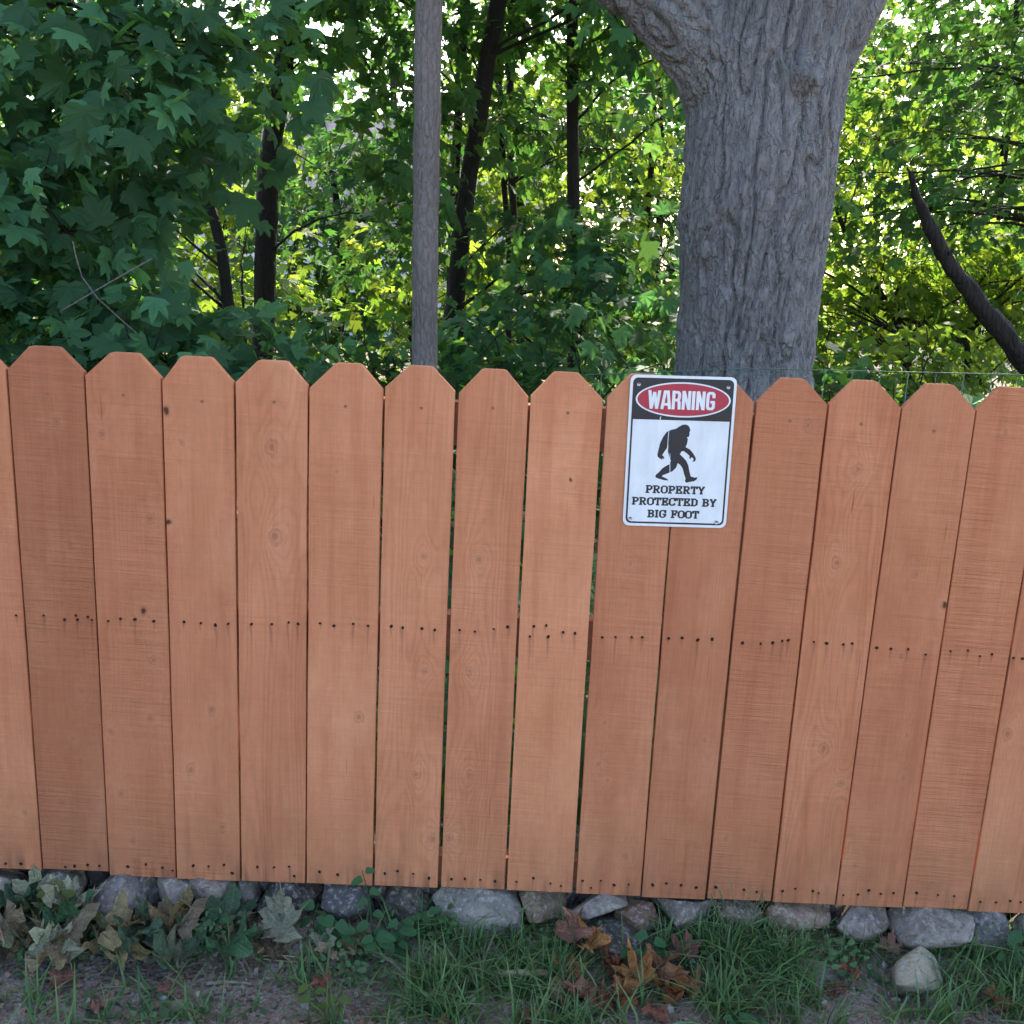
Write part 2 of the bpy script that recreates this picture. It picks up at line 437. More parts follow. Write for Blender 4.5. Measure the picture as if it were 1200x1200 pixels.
def raw_wood():
    g = G('raw_wood')
    p = g.co(); s = g.xyz(p)
    n = g.noise(g.vec(g.mul(s[0], 9.0), g.mul(s[1], 90.0), g.mul(s[2], 90.0)), 1.0, 4)
    g.bsdf(g.mix(g.remap(n, 0.3, 0.7), (0.30, 0.12, 0.065), (0.40, 0.18, 0.10)), 0.8, 0.2, g.bump(n, 0.4, 0.003))
    return g.mat
M_rail = raw_wood()
M_nail = plain('rusty_iron', (0.022, 0.012, 0.010), 0.8, 0.2, 0.0)
M_screw = plain('coated_screw', (0.28, 0.125, 0.07), 0.6, 0.3, 0.0)

def disc_mesh(name, r, depth, mat, sides=8, recess=False):
    v = [(0, -depth if not recess else -depth * 0.3, 0)]
    for k in range(sides):
        a = k * 2 * math.pi / sides
        v.append((math.cos(a) * r, -depth, math.sin(a) * r))
    for k in range(sides):
        a = k * 2 * math.pi / sides
        v.append((math.cos(a) * r * 1.1, 0.001, math.sin(a) * r * 1.1))
    f = [(0, 1 + (k + 1) % sides, 1 + k) for k in range(sides)]
    f += [(1 + k, 1 + (k + 1) % sides, 1 + sides + (k + 1) % sides, 1 + sides + k) for k in range(sides)]
    return new_mesh(name, v, f, mat, False)
ME_nail = [disc_mesh('nail', r, 0.0009, M_nail, 7) for r in (0.0022, 0.0026, 0.0030)]
ME_screw = disc_mesh('screw', 0.0032, 0.0010, M_screw, 10, True)

fence = empty('picket_fence', (0, 0, 0))
tag(fence, 'reddish brown stained wooden fence of dog eared boards standing on a row of stones', 'fence')

def make_board(k, xl0, leanl, xr0, leanr, z0, zt, look, knots, nails, screws, flat):
    """one dog-eared board; left and right edges follow the measured joints"""
    def xl(z): return xl0 + leanl * (z - 0.13)
    def xr(z): return xr0 + leanr * (z - 0.13)
    zs = zt - 0.046 + random.uniform(-.003, .003)
    zsl, zsr = zs + random.uniform(-.002, .002), zs + random.uniform(-.003, .002)
    w = xr(zt) - xl(zt)
    fa, fb = flat
    e = 0.0012
    prof = []
    nz = 9
    for i in range(nz):
        z = z0 + (zsl - z0) * i / (nz - 1)
        prof.append((xl(z) + (random.uniform(-.0006, .0006) if 0 < i < nz - 1 else 0), z))
    prof.append((xl(zt) + w * fa - .003, zt - .0016)); prof.append((xl(zt) + w * fa + .002, zt))
    prof.append((xl(zt) + w * fb - .002, zt)); prof.append((xl(zt) + w * fb + .003, zt - .0016))
    for i in range(nz):
        z = zsr + (z0 - zsr) * i / (nz - 1)
        prof.append((xr(z) + (random.uniform(-.0006, .0006) if 0 < i < nz - 1 else 0), z))
    n = len(prof)
    cx = sum(q[0] for q in prof) / n; cz = (z0 + zt) / 2
    ox = xl(z0)
    off = random.uniform(-.0015, .0015)
    cup = random.uniform(-.0012, .0012)
    v = []
    for ring, (y, ins) in enumerate(((off, e), (off + e, 0), (off + THICK, 0))):
        for (a, b) in prof:
            sx = -1 if a > cx else 1
            sz = -1 if b > z0 + 0.02 else 1
            top = b > zs - 0.01
            v.append((a + sx * ins - ox, y + cup * (b - z0), b + (sz * ins if (top or b < z0 + .001) else 0) - z0))
    # front face as strips left to right so that the face stays flat
    f = []
    q = [nz + 3 + 1 + i for i in range(nz)]
    L = list(range(nz)); Rr = [n - 1 - i for i in range(nz)]
    for i in range(nz - 1):
        f.append((L[i], Rr[i], Rr[i + 1], L[i + 1]))
    f.append((L[-1], Rr[-1], nz + 3, nz + 2, nz + 1, nz))
    b2 = 2 * n
    f.append(tuple(b2 + i for i in range(n)))
    for r in range(2):
        for i in range(n):
            j = (i + 1) % n
            f.append((r * n + i, r * n + j, (r + 1) * n + j, (r + 1) * n + i))
    mat = board_mat(k, ox, z0, knots, nails, look, 3.7 * k + 1.3)
    o = child('board', new_mesh('board', v, f, mat), fence, (ox, 0, z0))
    for (nx, nz_) in nails + []:
        c = child('nail', random.choice(ME_nail), o, (nx - ox, off + cup * (nz_ - z0) - 0.0002, nz_ - z0))
        c.rotation_euler = (0, random.uniform(0, 6), 0); c.scale = (1, 1, random.uniform(0.9, 1.5))
    for (nx, nz_) in screws:
        child('screw', ME_screw, o, (nx - ox, off + cup * (nz_ - z0) - 0.0002, nz_ - z0))
    return o

random.seed(5)
NB_ = len(EDGE)
def joint(k):
    """left joint of board k: (x at foot, lean, gap)"""
    if 0 <= k - 1 < NB_: return EDGE[k - 1] + (GAP[k - 1],)
    if k - 1 < 0: return (EDGE[0][0] + 0.1427 * (k - 1), 0.0, 0.004)
    return (EDGE[-1][0] + 0.1427 * (k - 1 - NB_ + 1), 0.001, 0.004)
FLAT = {1: (.32, .68), 2: (.36, .70), 3: (.29, .68), 4: (.33, .70), 5: (.37, .68), 6: (.35, .65), 7: (.34, .65), 8: (.32, .63), 11: (.33, .63), 12: (.32, .61), 13: (.31, .65), 14: (.30, .63)}
for k in range(-3, 20):
    a, la, ga = joint(k); b, lb, gb = joint(k + 1)
    xa, xb = a + ga / 2, b - gb / 2
    inb = lambda L: [q for q in L if xa - .004 <= q[0] + (.6 - q[1]) * 0 < xb + .004]
    if 0 <= k <= 16:
        z0, zt, look = FOOT[k], TOPZ[k], LOOK[k]
        kn, na, sc = inb(KN), [q for q in inb(NM) + inb(NB) if xa + .005 < q[0] < xb - .005], inb(SC)
    else:
        z0, zt, look, kn = 0.130, 1.252, (random.uniform(.95, 1.05), .5, random.uniform(.3, .9), .6), [(random.uniform(xa + .02, xb - .02), random.uniform(.25, 1.1), .008) for _ in range(3)]
        na = [(xa + .02 + .03 * i, zz + random.uniform(-.006, .006)) for i in range(4) for zz in (.715, .155)]
        sc = []
    if k in (0, 15, 16) and len(na) < 6:
        na += [(xa + .025 + .03 * i, .71 + random.uniform(-.006, .006)) for i in range(3 if k == 0 else 4) if not any(abs(q[0] - xa - .025 - .03 * i) < .012 and q[1] > .5 for q in na)]
    make_board(k, xa, la, xb, lb, z0, zt, look, kn, na, sc, FLAT.get(k, (.32, .66)))

# rails and posts behind the boards
for z, h in ((1.135, .085), (.700, .085), (.165, .060)):
    mb = MB(); mb.box(-0.60, 2.80, THICK + .004, THICK + .042, z - h / 2, z + h / 2)
    child('rail', mb.build('rail', M_rail), fence)
for x in (-0.52, 1.49, 2.72):
    mb = MB(); mb.box(x - .045, x + .045, THICK + .044, THICK + .134, -0.25, 1.16)
    child('post', mb.build('post', M_rail), fence)

# ------------------------------------------------------------------ warning sign
def print_mat(name, col, rough=0.35, spec=0.5):
    g = G(name)
    n = g.noise(g.co(), 25, 4); n2 = g.noise(g.co(), 160, 2)
    sm = g.noise(g.vm('MULTIPLY', g.co(), (40.0, 1.0, 7.0)), 1.0, 4, 0.65)
    c = g.hsv(col, v=g.mul(g.remap(n, 0.3, 0.7, 0.93, 1.04), g.remap(sm, 0.3, 0.75, 1.03, 0.87)))
    g.bsdf(c, g.remap(n, 0.3, 0.7, rough - .08, rough + .12), spec, g.bump(n2, 0.03, 0.001))
    return g.mat
M_white = print_mat('white_enamel', (0.80, 0.82, 0.84))
M_black = print_mat('black_print', (0.018, 0.019, 0.026))
M_red = print_mat('red_print', (0.45, 0.03, 0.055))
SW, SH = 0.2035, 0.2960
sign = empty('warning_sign', (1.2903, -0.0030, 1.1015), (0, rad(-0.9), 0))
tag(sign, 'white metal warning sign with walking ape figure and red oval screwed to the fence', 'sign')

def rrect(w, h, r, n=5):
    out = []
    for (cx, cy, a0) in ((w / 2 - r, h / 2 - r, 0), (-w / 2 + r, h / 2 - r, 90), (-w / 2 + r, -h / 2 + r, 180), (w / 2 - r, -h / 2 + r, 270)):
        for i in range(n + 1):
            a = rad(a0 + 90 * i / n); out.append((cx + r * math.cos(a), cy + r * math.sin(a)))
    return out

def slab(name, outline, y0, y1, mat):
    n = len(outline)
    v = [(a, y0, b) for a, b in outline] + [(a, y1, b) for a, b in outline]
    f = [tuple(range(n)), tuple(range(2 * n - 1, n - 1, -1))] + [(i, i + n, (i + 1) % n + n, (i + 1) % n) for i in range(n)]
    me = new_mesh(name, v, f, mat)
    return child(name, me, sign)

def ringmesh(name, outer, inner, y, mat):
    n = len(outer)
    v = [(a, y, b) for a, b in outer] + [(a, y, b) for a, b in inner]
    f = [(i, (i + 1) % n, (i + 1) % n + n, i + n) for i in range(n)]
    return child(name, new_mesh(name, v, f, mat), sign)

slab('plate', rrect(SW, SH, .012), -0.0012, 0.0, M_white)
ringmesh('border', rrect(SW - .0105, SH - .0105, .010), rrect(SW - .0175, SH - .0175, .0075), -0.00135, M_black)
hb = 0.712 * SH - SH / 2
hd = [q for q in rrect(SW - .0160, SH - .0160, .0078) if q[1] > 0] + [(-(SW - .016) / 2, hb), ((SW - .016) / 2, hb)]
child('header_panel', new_mesh('header_panel', [(a, -0.00142, b) for a, b in hd], [tuple(range(len(hd)))], M_black), sign)
def ell(cx, cy, a, b, n=48): return [(cx + a * math.cos(2 * math.pi * i / n), cy + b * math.sin(2 * math.pi * i / n)) for i in range(n)]
oc = ((.506 - .5) * SW, (.8455 - .5) * SH)
E1 = ell(*oc, .448 * SW, .1140 * SH); E2 = ell(*oc, .432 * SW, .1045 * SH)
ringmesh('oval_outline', E1, E2, -0.00150, M_white)
child('oval', new_mesh('oval', [(a, -0.00149, b) for a, b in ell(*oc, .436 * SW, .107 * SH)], [tuple(range(48))], M_red), sign)

def u_of(px, py):
    l = 120 - 45 * (py - 65) / 1075; r = 865 - 68 * (py - 65) / 1075
    return ((px - l) / (r - l) - .5) * SW, ((1140 - py - 0.006 * (px - l)) / 1075 - .5) * SH

FIG = [(505, 400), (522, 404), (534, 416), (541, 440), (534, 458), (537, 468), (529, 488), (516, 488), (525, 502), (520, 532), (510, 560), (540, 576), (563, 603),
       (581, 633), (581, 652), (568, 662), (557, 661), (567, 647), (560, 635), (549, 630), (546, 641), (535, 638), (538, 621), (520, 605), (496, 588), (481, 592), (470, 612),
       (492, 632), (516, 658), (530, 690), (540, 740), (548, 768), (574, 775), (594, 772), (590, 788), (570, 802), (540, 808), (515, 815), (507, 800), (512, 785), (500, 750),
       (490, 712), (472, 686), (456, 676), (444, 710), (420, 735), (385, 752), (352, 766), (346, 774), (366, 783), (386, 793), (390, 803), (360, 801), (320, 791), (300, 782),
       (303, 765), (325, 745), (350, 715), (378, 696), (398, 686), (407, 660), (395, 630), (386, 595), (389, 545), (375, 577), (356, 605), (346, 624), (356, 630), (362, 645),
       (355, 650), (346, 641), (349, 655), (335, 650), (316, 636), (312, 620), (320, 585), (330, 540), (350, 495), (375, 457), (410, 440), (440, 432), (465, 415), (485, 403)]
pts = [u_of(*q) for q in FIG]
child('ape_silhouette', new_mesh('ape_silhouette', [(a, -0.00136, b) for a, b in pts], [tuple(range(len(pts)))], M_black), sign)

O8 = [(.26, .94), (.54, .94), (.72, .76), (.72, .24), (.54, .06), (.26, .06), (.08, .24), (.08, .76), (.26, .94)]
SLABF = {  # stroke letters with slab serifs: polylines in a unit-high cell, then the width
    'P': ([[(.2, 0), (.2, 1)], [(.2, .93), (.54, .93), (.70, .80), (.70, .60), (.54, .46), (.2, .46)], [(-.02, .06), (.44, .06)], [(-.02, .94), (.3, .94)]], .78),
    'R': ([[(.2, 0), (.2, 1)], [(.2, .93), (.54, .93), (.69, .80), (.69, .62), (.54, .48), (.2, .48)], [(.44, .48), (.70, .06)], [(-.02, .06), (.40, .06)], [(-.02, .94), (.3, .94)], [(.58, .06), (.88, .06)]], .88),
    'O': ([O8], .80),
    'E': ([[(.2, 0), (.2, 1)], [(-.02, .94), (.70, .94)], [(.2, .5), (.52, .5)], [(-.02, .06), (.74, .06)], [(.66, .70), (.66, 1)], [(.70, 0), (.70, .30)], [(.52, .38), (.52, .62)]], .80),
    'T': ([[(.38, 0), (.38, 1)], [(0, .94), (.76, .94)], [(.06, .70), (.06, 1)], [(.70, .70), (.70, 1)], [(.18, .06), (.58, .06)]], .76),
    'Y': ([[(.12, .95), (.40, .44)], [(.68, .95), (.40, .44)], [(.40, .46), (.40, 0)], [(-.02, .94), (.28, .94)], [(.52, .94), (.82, .94)], [(.22, .06), (.58, .06)]], .80),
    'C': ([[(.72, .66), (.72, .78), (.54, .94), (.26, .94), (.08, .76), (.08, .24), (.26, .06), (.54, .06), (.73, .26)], [(.72, .64), (.72, 1)]], .80),
    'D': ([[(.2, 0), (.2, 1)], [(-.02, .94), (.5, .94), (.72, .74), (.72, .26), (.5, .06), (-.02, .06)]], .80),
    'B': ([[(.2, 0), (.2, 1)], [(-.02, .94), (.52, .94), (.66, .82), (.66, .64), (.54, .52), (.2, .52)], [(.54, .52), (.70, .38), (.70, .2), (.54, .06), (-.02, .06)]], .80),
    'I': ([[(.22, 0), (.22, 1)], [(0, .06), (.44, .06)], [(0, .94), (.44, .94)]], .46),
    'G': ([[(.72, .66), (.72, .78), (.54, .94), (.26, .94), (.08, .76), (.08, .24), (.26, .06), (.54, .06), (.72, .24), (.72, .44)], [(.42, .44), (.86, .44)], [(.72, .66), (.72, 1)]], .84),
    'F': ([[(.2, 0), (.2, 1)], [(-.02, .94), (.70, .94)], [(.2, .5), (.52, .5)], [(.66, .68), (.66, 1)], [(.52, .38), (.52, .62)], [(-.02, .06), (.44, .06)]], .76),
    ' ': ([], .40)}
BOLD = {  # heavy condensed capitals
    'W': ([[(.07, 1), (.19, 0)], [(.19, 0), (.34, .9)], [(.34, .9), (.49, 0)], [(.49, 0), (.61, 1)]], .66),
    'A': ([[(.07, 0), (.22, 1)], [(.36, 1), (.49, 0)], [(.18, .26), (.40, .26)], [(.21, .93), (.36, .93)]], .55),
    'R': ([[(.09, 0), (.09, 1)], [(.09, .92), (.32, .92), (.40, .84), (.40, .60), (.32, .50), (.09, .50)], [(.32, .50), (.40, .40), (.42, 0)]], .50),
    'N': ([[(.09, 0), (.09, 1)], [(.41, 0), (.41, 1)], [(.11, .96), (.39, .04)]], .50),
    'I': ([[(.09, 0), (.09, 1)]], .19),
    'G': ([[(.41, .66), (.41, .84), (.33, .92), (.17, .92), (.09, .84), (.09, .16), (.17, .08), (.33, .08), (.41, .16), (.41, .48)], [(.24, .44), (.47, .44)]], .50)}

def lettering(name, text, font, x0, x1, zb, h, wt, y, mat, skew=0.0, tilt=0.0):
    gapw = 0.10 if font is SLABF else 0.045
    total = sum(font[c][1] for c in text) + gapw * (len(text) - 1)
    sx = (x1 - x0) / total
    v, f = [], []
    cur = 0.0; lift = 0
    for c in text:
        for pl in font[c][0]:
            for (a, b) in zip(pl[:-1], pl[1:]):
                A = Vector((x0 + (cur + a[0]) * sx + skew * a[1] * h, zb + a[1] * h)); B = Vector((x0 + (cur + b[0]) * sx + skew * b[1] * h, zb + b[1] * h))
                d = (B - A); L = d.length; d = d / L
                nrm = Vector((-d.y, d.x)) * (wt * (0.5 if abs(d.x) < .7 else 0.42))
                flat = abs(d.y) < .05 or abs(d.x) < .25 and font is BOLD
                ext = d * (0 if flat else wt * 0.2)
                P = [A - ext - nrm, B + ext - nrm, B + ext + nrm, A - ext + nrm]
                P = [Vector((p.x, min(max(p.y, zb), zb + h))) for p in P]
                lift += 1
                yy = y - 0.000004 * lift
                i = len(v)
                v += [(p.x, yy, p.y + tilt * (p.x - x0)) for p in P]; f.append((i, i + 1, i + 2, i + 3))
        cur += font[c][1] + gapw
    return child(name, new_mesh(name, v, f, mat), sign)

x0, zz = u_of(240, 298); x1, zt_ = u_of(716, 165)
lettering('warning_lettering', 'WARNING', BOLD, x0, x1, zz, zt_ - zz, .0058, -0.00155, M_white, 0.0)
for text, a, b, yb, yt in (('PROPERTY', 233, 648, 897, 839), ('PROTECTED BY', 138, 730, 985, 927), ('BIG FOOT', 248, 608, 1075, 1017)):
    xa, za = u_of(a, yb); xb, zb = u_of(b, yt)
    za = u_of((a + b) / 2, yb)[1]; zb = u_of((a + b) / 2, yt)[1]
    lettering('notice_lettering', text, SLABF, xa, xb, za, zb - za, .0041, -0.00136, M_black)
M_steel = plain('steel', (0.42, 0.42, 0.43), 0.35, 0.5, 0.9)
ME_ss = disc_mesh('screw_head', .0036, .0022, M_steel, 12, True)
for q in ((176, 130), (802, 130), (128, 1088), (731, 1096)):
    a, b = u_of(*q); child('screw', ME_ss, sign, (a, -0.0013, b))
# thin scratches in the print
mb = MB()
for (a, b, c, d, w) in ((390, 450, 380, 610, 2.2), (400, 610, 402, 745, 2.0), (333, 350, 328, 372, 3.0)):
    p, q = u_of(a, b), u_of(c, d); w = w * SW / 745
    mb.add([(p[0] - w, -.00146, p[1]), (q[0] - w, -.00146, q[1]), (q[0] + w, -.00146, q[1]), (p[0] + w, -.00146, p[1])], [(0, 1, 2, 3)])
child('scratch', mb.build('scratch', M_white), sign)

# ------------------------------------------------------------------ leaves and trees
HALF_HI = [(0, 1.0), (5, .89), (10, .77), (15, .80), (18, .69), (24, .54), (31, .68), (35, .70), (40, .85), (46, .97), (51, .80), (57, .81), (62, .66), (70, .52), (80, .61), (88, .58), (96, .69), (106, .52), (118, .46), (140, .30), (165, .16)]
HALF_LO = [(0, 1.0), (12, .78), (24, .54), (38, .78), (46, .95), (58, .75), (70, .52), (97, .67), (118, .44), (150, .22)]
HALF_XS = [(0, 1.0), (23, .56), (46, .93), (70, .54), (98, .65), (140, .25)]

def leaf_template(half, curl=0.25, fold=0.10, droop=0.18):
    ang = [a for a, r in half] + [-a for a, r in half[:0:-1]]
    rr = [r for a, r in half] + [r for a, r in half[:0:-1]]
    v = [(0, 0, 0)]
    for a, r in zip(ang, rr):
        x, y = math.sin(rad(a)) * r, math.cos(rad(a)) * r
        z = -curl * x * x + fold * abs(x) - droop * max(y, 0) ** 2
        v.append((x, y, z))
    n = len(ang)
    f = [(0, 1 + (i + 1) % n, 1 + i) for i in range(n)]
    return np.array(v), np.array(f)

T_HI, T_LO, T_XS = leaf_template(HALF_HI), leaf_template(HALF_LO), leaf_template(HALF_XS)

def frames(N, T):
    N = N / (np.linalg.norm(N, axis=1)[:, None] + 1e-9)
    T = T - N * np.sum(N * T, axis=1)[:, None]
    T = T / (np.linalg.norm(T, axis=1)[:, None] + 1e-9)
    X = np.cross(T, N)
    return np.stack([X, T, N], 2)          # columns

def leaves_mesh(name, P, R, S, tmpl, mat):
    tv, tf = tmpl
    k = len(tv)
    bend = rng.uniform(0.1, 2.8, len(P))
    V = np.repeat(tv[None], len(P), 0).copy()
    V[:, :, 2] *= bend[:, None]
    V[:, :, 0] *= rng.uniform(0.85, 1.1, len(P))[:, None]
    V = np.einsum('nij,nkj->nki', R, V) * S[:, None, None] + P[:, None, :]
    Fc = (tf[None] + (np.arange(len(P)) * k)[:, None, None]).reshape(-1, 3)
    return new_mesh(name, V.reshape(-1, 3), Fc, mat)

def sprays(centers, outward, n_per, radius, size, up=0.7, out=0.5, spread=0.35):
    """flat, layered sprays of leaves round each centre, as maples carry them"""
    Ps, Ns, Ts = [], [], []
    for c, o in zip(centers, outward):
        nrm = np.array([0, 0, up]) + out * o + rng.normal(0, spread * 0.5, 3)
        nrm /= np.linalg.norm(nrm)
        a = np.cross(nrm, [0.3, 0.9, 0.2]); a /= np.linalg.norm(a); b = np.cross(nrm, a)
        n = max(3, int(n_per * rng.uniform(0.6, 1.4)))
        r = radius * np.sqrt(rng.uniform(0.02, 1, n)) * rng.uniform(0.75, 1.25)
        t = rng.uniform(0, 2 * np.pi, n)
        d = np.cos(t)[:, None] * a + np.sin(t)[:, None] * b
        p = c + d * r[:, None] + nrm * rng.normal(0, radius * 0.16, n)[:, None]
        p[:, 2] -= 0.35 * r ** 2 / radius
        Ps.append(p)
        Ns.append(nrm + 0.35 * d + rng.normal(0, spread, (n, 3)))
        Ts.append(d * 0.9 + np.array([0, 0, -0.25]) + 0.3 * o + rng.normal(0, 0.45, (n, 3)))
    P, N, T = np.concatenate(Ps), np.concatenate(Ns), np.concatenate(Ts)
    S = size * rng.uniform(0.45, 1.25, len(P))
    return P, frames(N, T), S

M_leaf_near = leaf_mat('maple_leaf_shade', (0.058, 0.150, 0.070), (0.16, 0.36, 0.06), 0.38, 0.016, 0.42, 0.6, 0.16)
M_leaf_mid = leaf_mat('maple_leaf', (0.029, 0.076, 0.030), (0.125, 0.285, 0.038), 0.42, 0.018, 0.38)  # darker copy, the shade inside the wood put into the leaf colour
M_leaf_lit = leaf_mat('maple_leaf_sunlit', (0.045, 0.100, 0.028), (0.31, 0.46, 0.040), 0.48, 0.02, 0.34)  # yellow-green copy, sun from behind painted into the leaf colour
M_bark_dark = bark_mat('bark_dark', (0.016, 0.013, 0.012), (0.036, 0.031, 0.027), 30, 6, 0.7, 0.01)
M_bark_thin = bark_mat('bark_thin', (0.115, 0.100, 0.094), (0.235, 0.212, 0.200), 60, 16, 0.9, 0.006)
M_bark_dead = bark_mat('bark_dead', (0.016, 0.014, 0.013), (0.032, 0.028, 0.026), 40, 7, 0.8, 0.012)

def wander(path, n, amp):
    P = spline(path, n)
    k = np.cumsum(rng.normal(0, amp, (n, 3)), axis=0)
    k -= np.linspace(0, 1, n)[:, None] * k[-1]
    k[:, 2] *= 0.3
    return P + k

def tree(name, label, trunk, r0, r1, vols, n_per=16, radius=0.32, size=0.11, tmpl=T_LO, leaf=None, bark=None, group=None, limb_every=5,
         out_dir=None, up=0.7, out=0.5, cat='tree', sides=8, spread=0.35, limbs=True, wob=0.008):
    """a tree: trunk, limbs with twigs, crown of leaf sprays. vols: (cx, cy, cz, rx, ry, rz, sprays)"""
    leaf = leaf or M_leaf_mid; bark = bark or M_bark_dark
    if cat == 'tree' and leaf is not M_leaf_near:
        size *= 0.84; n_per = int(n_per * 1.45)
    base = trunk[0]
    root = empty(name, base)
    tag(root, label, cat, group)
    tp = wander(trunk, 14, wob)
    tr = np.linspace(r0, r1, 14)
    tr[0] *= 1.25
    v, f = tube(tp, tr, sides, True, 0.05)
    obj('trunk', new_mesh('trunk', v, f, bark, True), root)
    C = []
    for (cx, cy, cz, rx, ry, rz, n) in vols:
        d = rng.normal(size=(n, 3)); d /= np.linalg.norm(d, axis=1)[:, None]
        d *= (rng.uniform(0.05, 1, n) ** 0.45)[:, None]
        C.append(np.array([cx, cy, cz]) + d * np.array([rx, ry, rz]))
    C = np.concatenate(C)
    C = C[C[:, 2] > 0.12]
    mid = C.mean(0)
    o = C - np.array([tp[-1][0], tp[-1][1], mid[2]]); o[:, 2] *= 0.15
    o /= np.linalg.norm(o, axis=1)[:, None] + 1e-6
    if out_dir is not None:
        o = o * 0.45 + np.array(out_dir)
    # limbs to some of the sprays, twigs from the limbs to the others
    if limbs:
        mb = MB()
        ends = C[rng.permutation(len(C))[:max(3, len(C) // limb_every)]]
        pts = [tp[3:]]
        for e in ends:
            i = np.argmin(np.linalg.norm(tp - e, axis=1) + np.maximum(tp[:, 2] - e[2] + 0.3, 0) * 2)
            s = tp[i]
            L = np.linalg.norm(e - s)
            m_ = (s + e) / 2 + np.array([0, 0, 0.12 * L]) + rng.normal(0, 0.05 * L, 3)
            p = wander([s, m_, e], 8, 0.022 * L)
            rr = min(tr[i] * 0.55, 0.004 + 0.007 * L)
            mb.tube(p, np.linspace(rr, 0.003, 8), 5, False)
            pts.append(p)
        pts = np.concatenate(pts)
        for c in C:
            j = np.argmin(np.linalg.norm(pts - c, axis=1))
            s = pts[j]
            mb.tube(np.stack([s, (s + c) / 2 + rng.normal(0, 0.03, 3), c]), [0.004, 0.003, 0.0018], 3, False)
        obj('twigs', mb.build('twigs', bark, True), root)['kind'] = 'stuff'
    P, R, S = sprays(C, o, n_per, radius, size, up, out, spread)
    ok = P[:, 2] > 0.03
    P, R, S = P[ok], R[ok], S[ok]
    return root, P, R, S, leaf

def crown(root, P, R, S, tmpl, leaf):
    c = obj('crown', leaves_mesh('crown', P, R, S, tmpl, leaf), root)
    c['kind'] = 'stuff'
    return c

def add_tree(*a, tmpl=T_LO, **k):
    root, P, R, S, leaf = tree(*a, tmpl=tmpl, **k)
    crown(root, P, R, S, tmpl, leaf)
    return root

# --- the near maple, its big leaves hanging over the fence
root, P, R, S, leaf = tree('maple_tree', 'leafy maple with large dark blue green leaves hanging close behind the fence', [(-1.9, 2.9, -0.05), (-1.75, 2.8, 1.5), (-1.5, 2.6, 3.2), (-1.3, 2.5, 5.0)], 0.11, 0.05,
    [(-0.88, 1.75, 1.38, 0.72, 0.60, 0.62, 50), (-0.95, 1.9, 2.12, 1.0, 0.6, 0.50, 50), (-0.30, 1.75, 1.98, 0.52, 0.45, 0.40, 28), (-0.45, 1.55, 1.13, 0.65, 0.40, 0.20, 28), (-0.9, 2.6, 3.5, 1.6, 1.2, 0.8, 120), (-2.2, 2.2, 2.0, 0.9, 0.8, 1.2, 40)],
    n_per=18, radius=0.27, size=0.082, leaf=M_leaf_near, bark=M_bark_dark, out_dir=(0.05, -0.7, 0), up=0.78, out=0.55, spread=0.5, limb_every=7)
# the 300 leaves that show largest are pieces of their own
rel = P - np.array(CAM)
dep = rel @ np.array(FWD); uu = (rel @ np.array(RIGHT)) / dep; vv = (rel @ np.array(UP)) / dep
inview = (np.abs(uu) < 0.5) & (vv < 0.5) & (vv > 0.13)
score = np.where(inview, S / dep * (0.25 + np.abs(np.sum(R[:, :, 2] * rel, 1) / np.linalg.norm(rel, axis=1))), 0)
order = np.argsort(-score)
big = order[:290]; rest = order[290:]
cr = crown(root, P[rest], R[rest], S[rest], T_LO, leaf)
ME_leaf = []
for i in range(5):
    tv, tf = leaf_template(HALF_HI, rng.uniform(.1, .9), rng.uniform(-.05, .35), rng.uniform(-.1, .6))
    tv = tv.copy(); tv[:, 2] += 0.04 * tv[:, 0] * rng.normal()
    st_v, st_f = tube([(0, 0.02, 0), (0.01, -0.35, 0.03), (0.0, -0.7, 0.12)], [.010, .009, .009], 3, False)
    ME_leaf.append(new_mesh('leaf', np.concatenate([tv, st_v]), [tuple(q) for q in tf.tolist()] + [tuple(j + len(tv) for j in q) for q in st_f], leaf))
for q in big:
    M4 = Matrix.Identity(4)
    for i in range(3):
        for j in range(3): M4[i][j] = float(R[q][i][j] * S[q])
        M4[i][3] = float(P[q][i])
    o = bpy.data.objects.new('leaf', ME_leaf[int(rng.integers(5))])
    COL.objects.link(o); o.parent = cr; o.matrix_basis = M4
# crossing bare twigs in the gap of the crown
mb = MB()
mb.tube(spline([(-0.46, 1.30, 1.245), (-0.32, 1.3, 1.33), (-0.17, 1.31, 1.42)], 6), 0.0028, 5)
mb.tube(spline([(-0.40, 1.28, 1.46), (-0.365, 1.29, 1.325), (-0.20, 1.30, 1.17)], 6), 0.0022, 5)
obj('bare_twigs', mb.build('bare_twigs', M_bark_thin, True), root)

# --- thin straight trunk
r_ = add_tree('young_tree', 'slender young tree with a straight smooth grey brown trunk', [(0.664, 1.6, -0.05), (0.656, 1.6, 1.1), (0.648, 1.6, 1.75), (0.642, 1.6, 2.27), (0.66, 1.6, 4.2)], 0.047, 0.040,
    [(0.7, 2.6, 5.0, 1.4, 1.5, 0.8, 130)], n_per=14, radius=0.3, size=0.1, bark=M_bark_thin, sides=20, wob=0.0015)  # crown is out of view, thickened to shade the fence

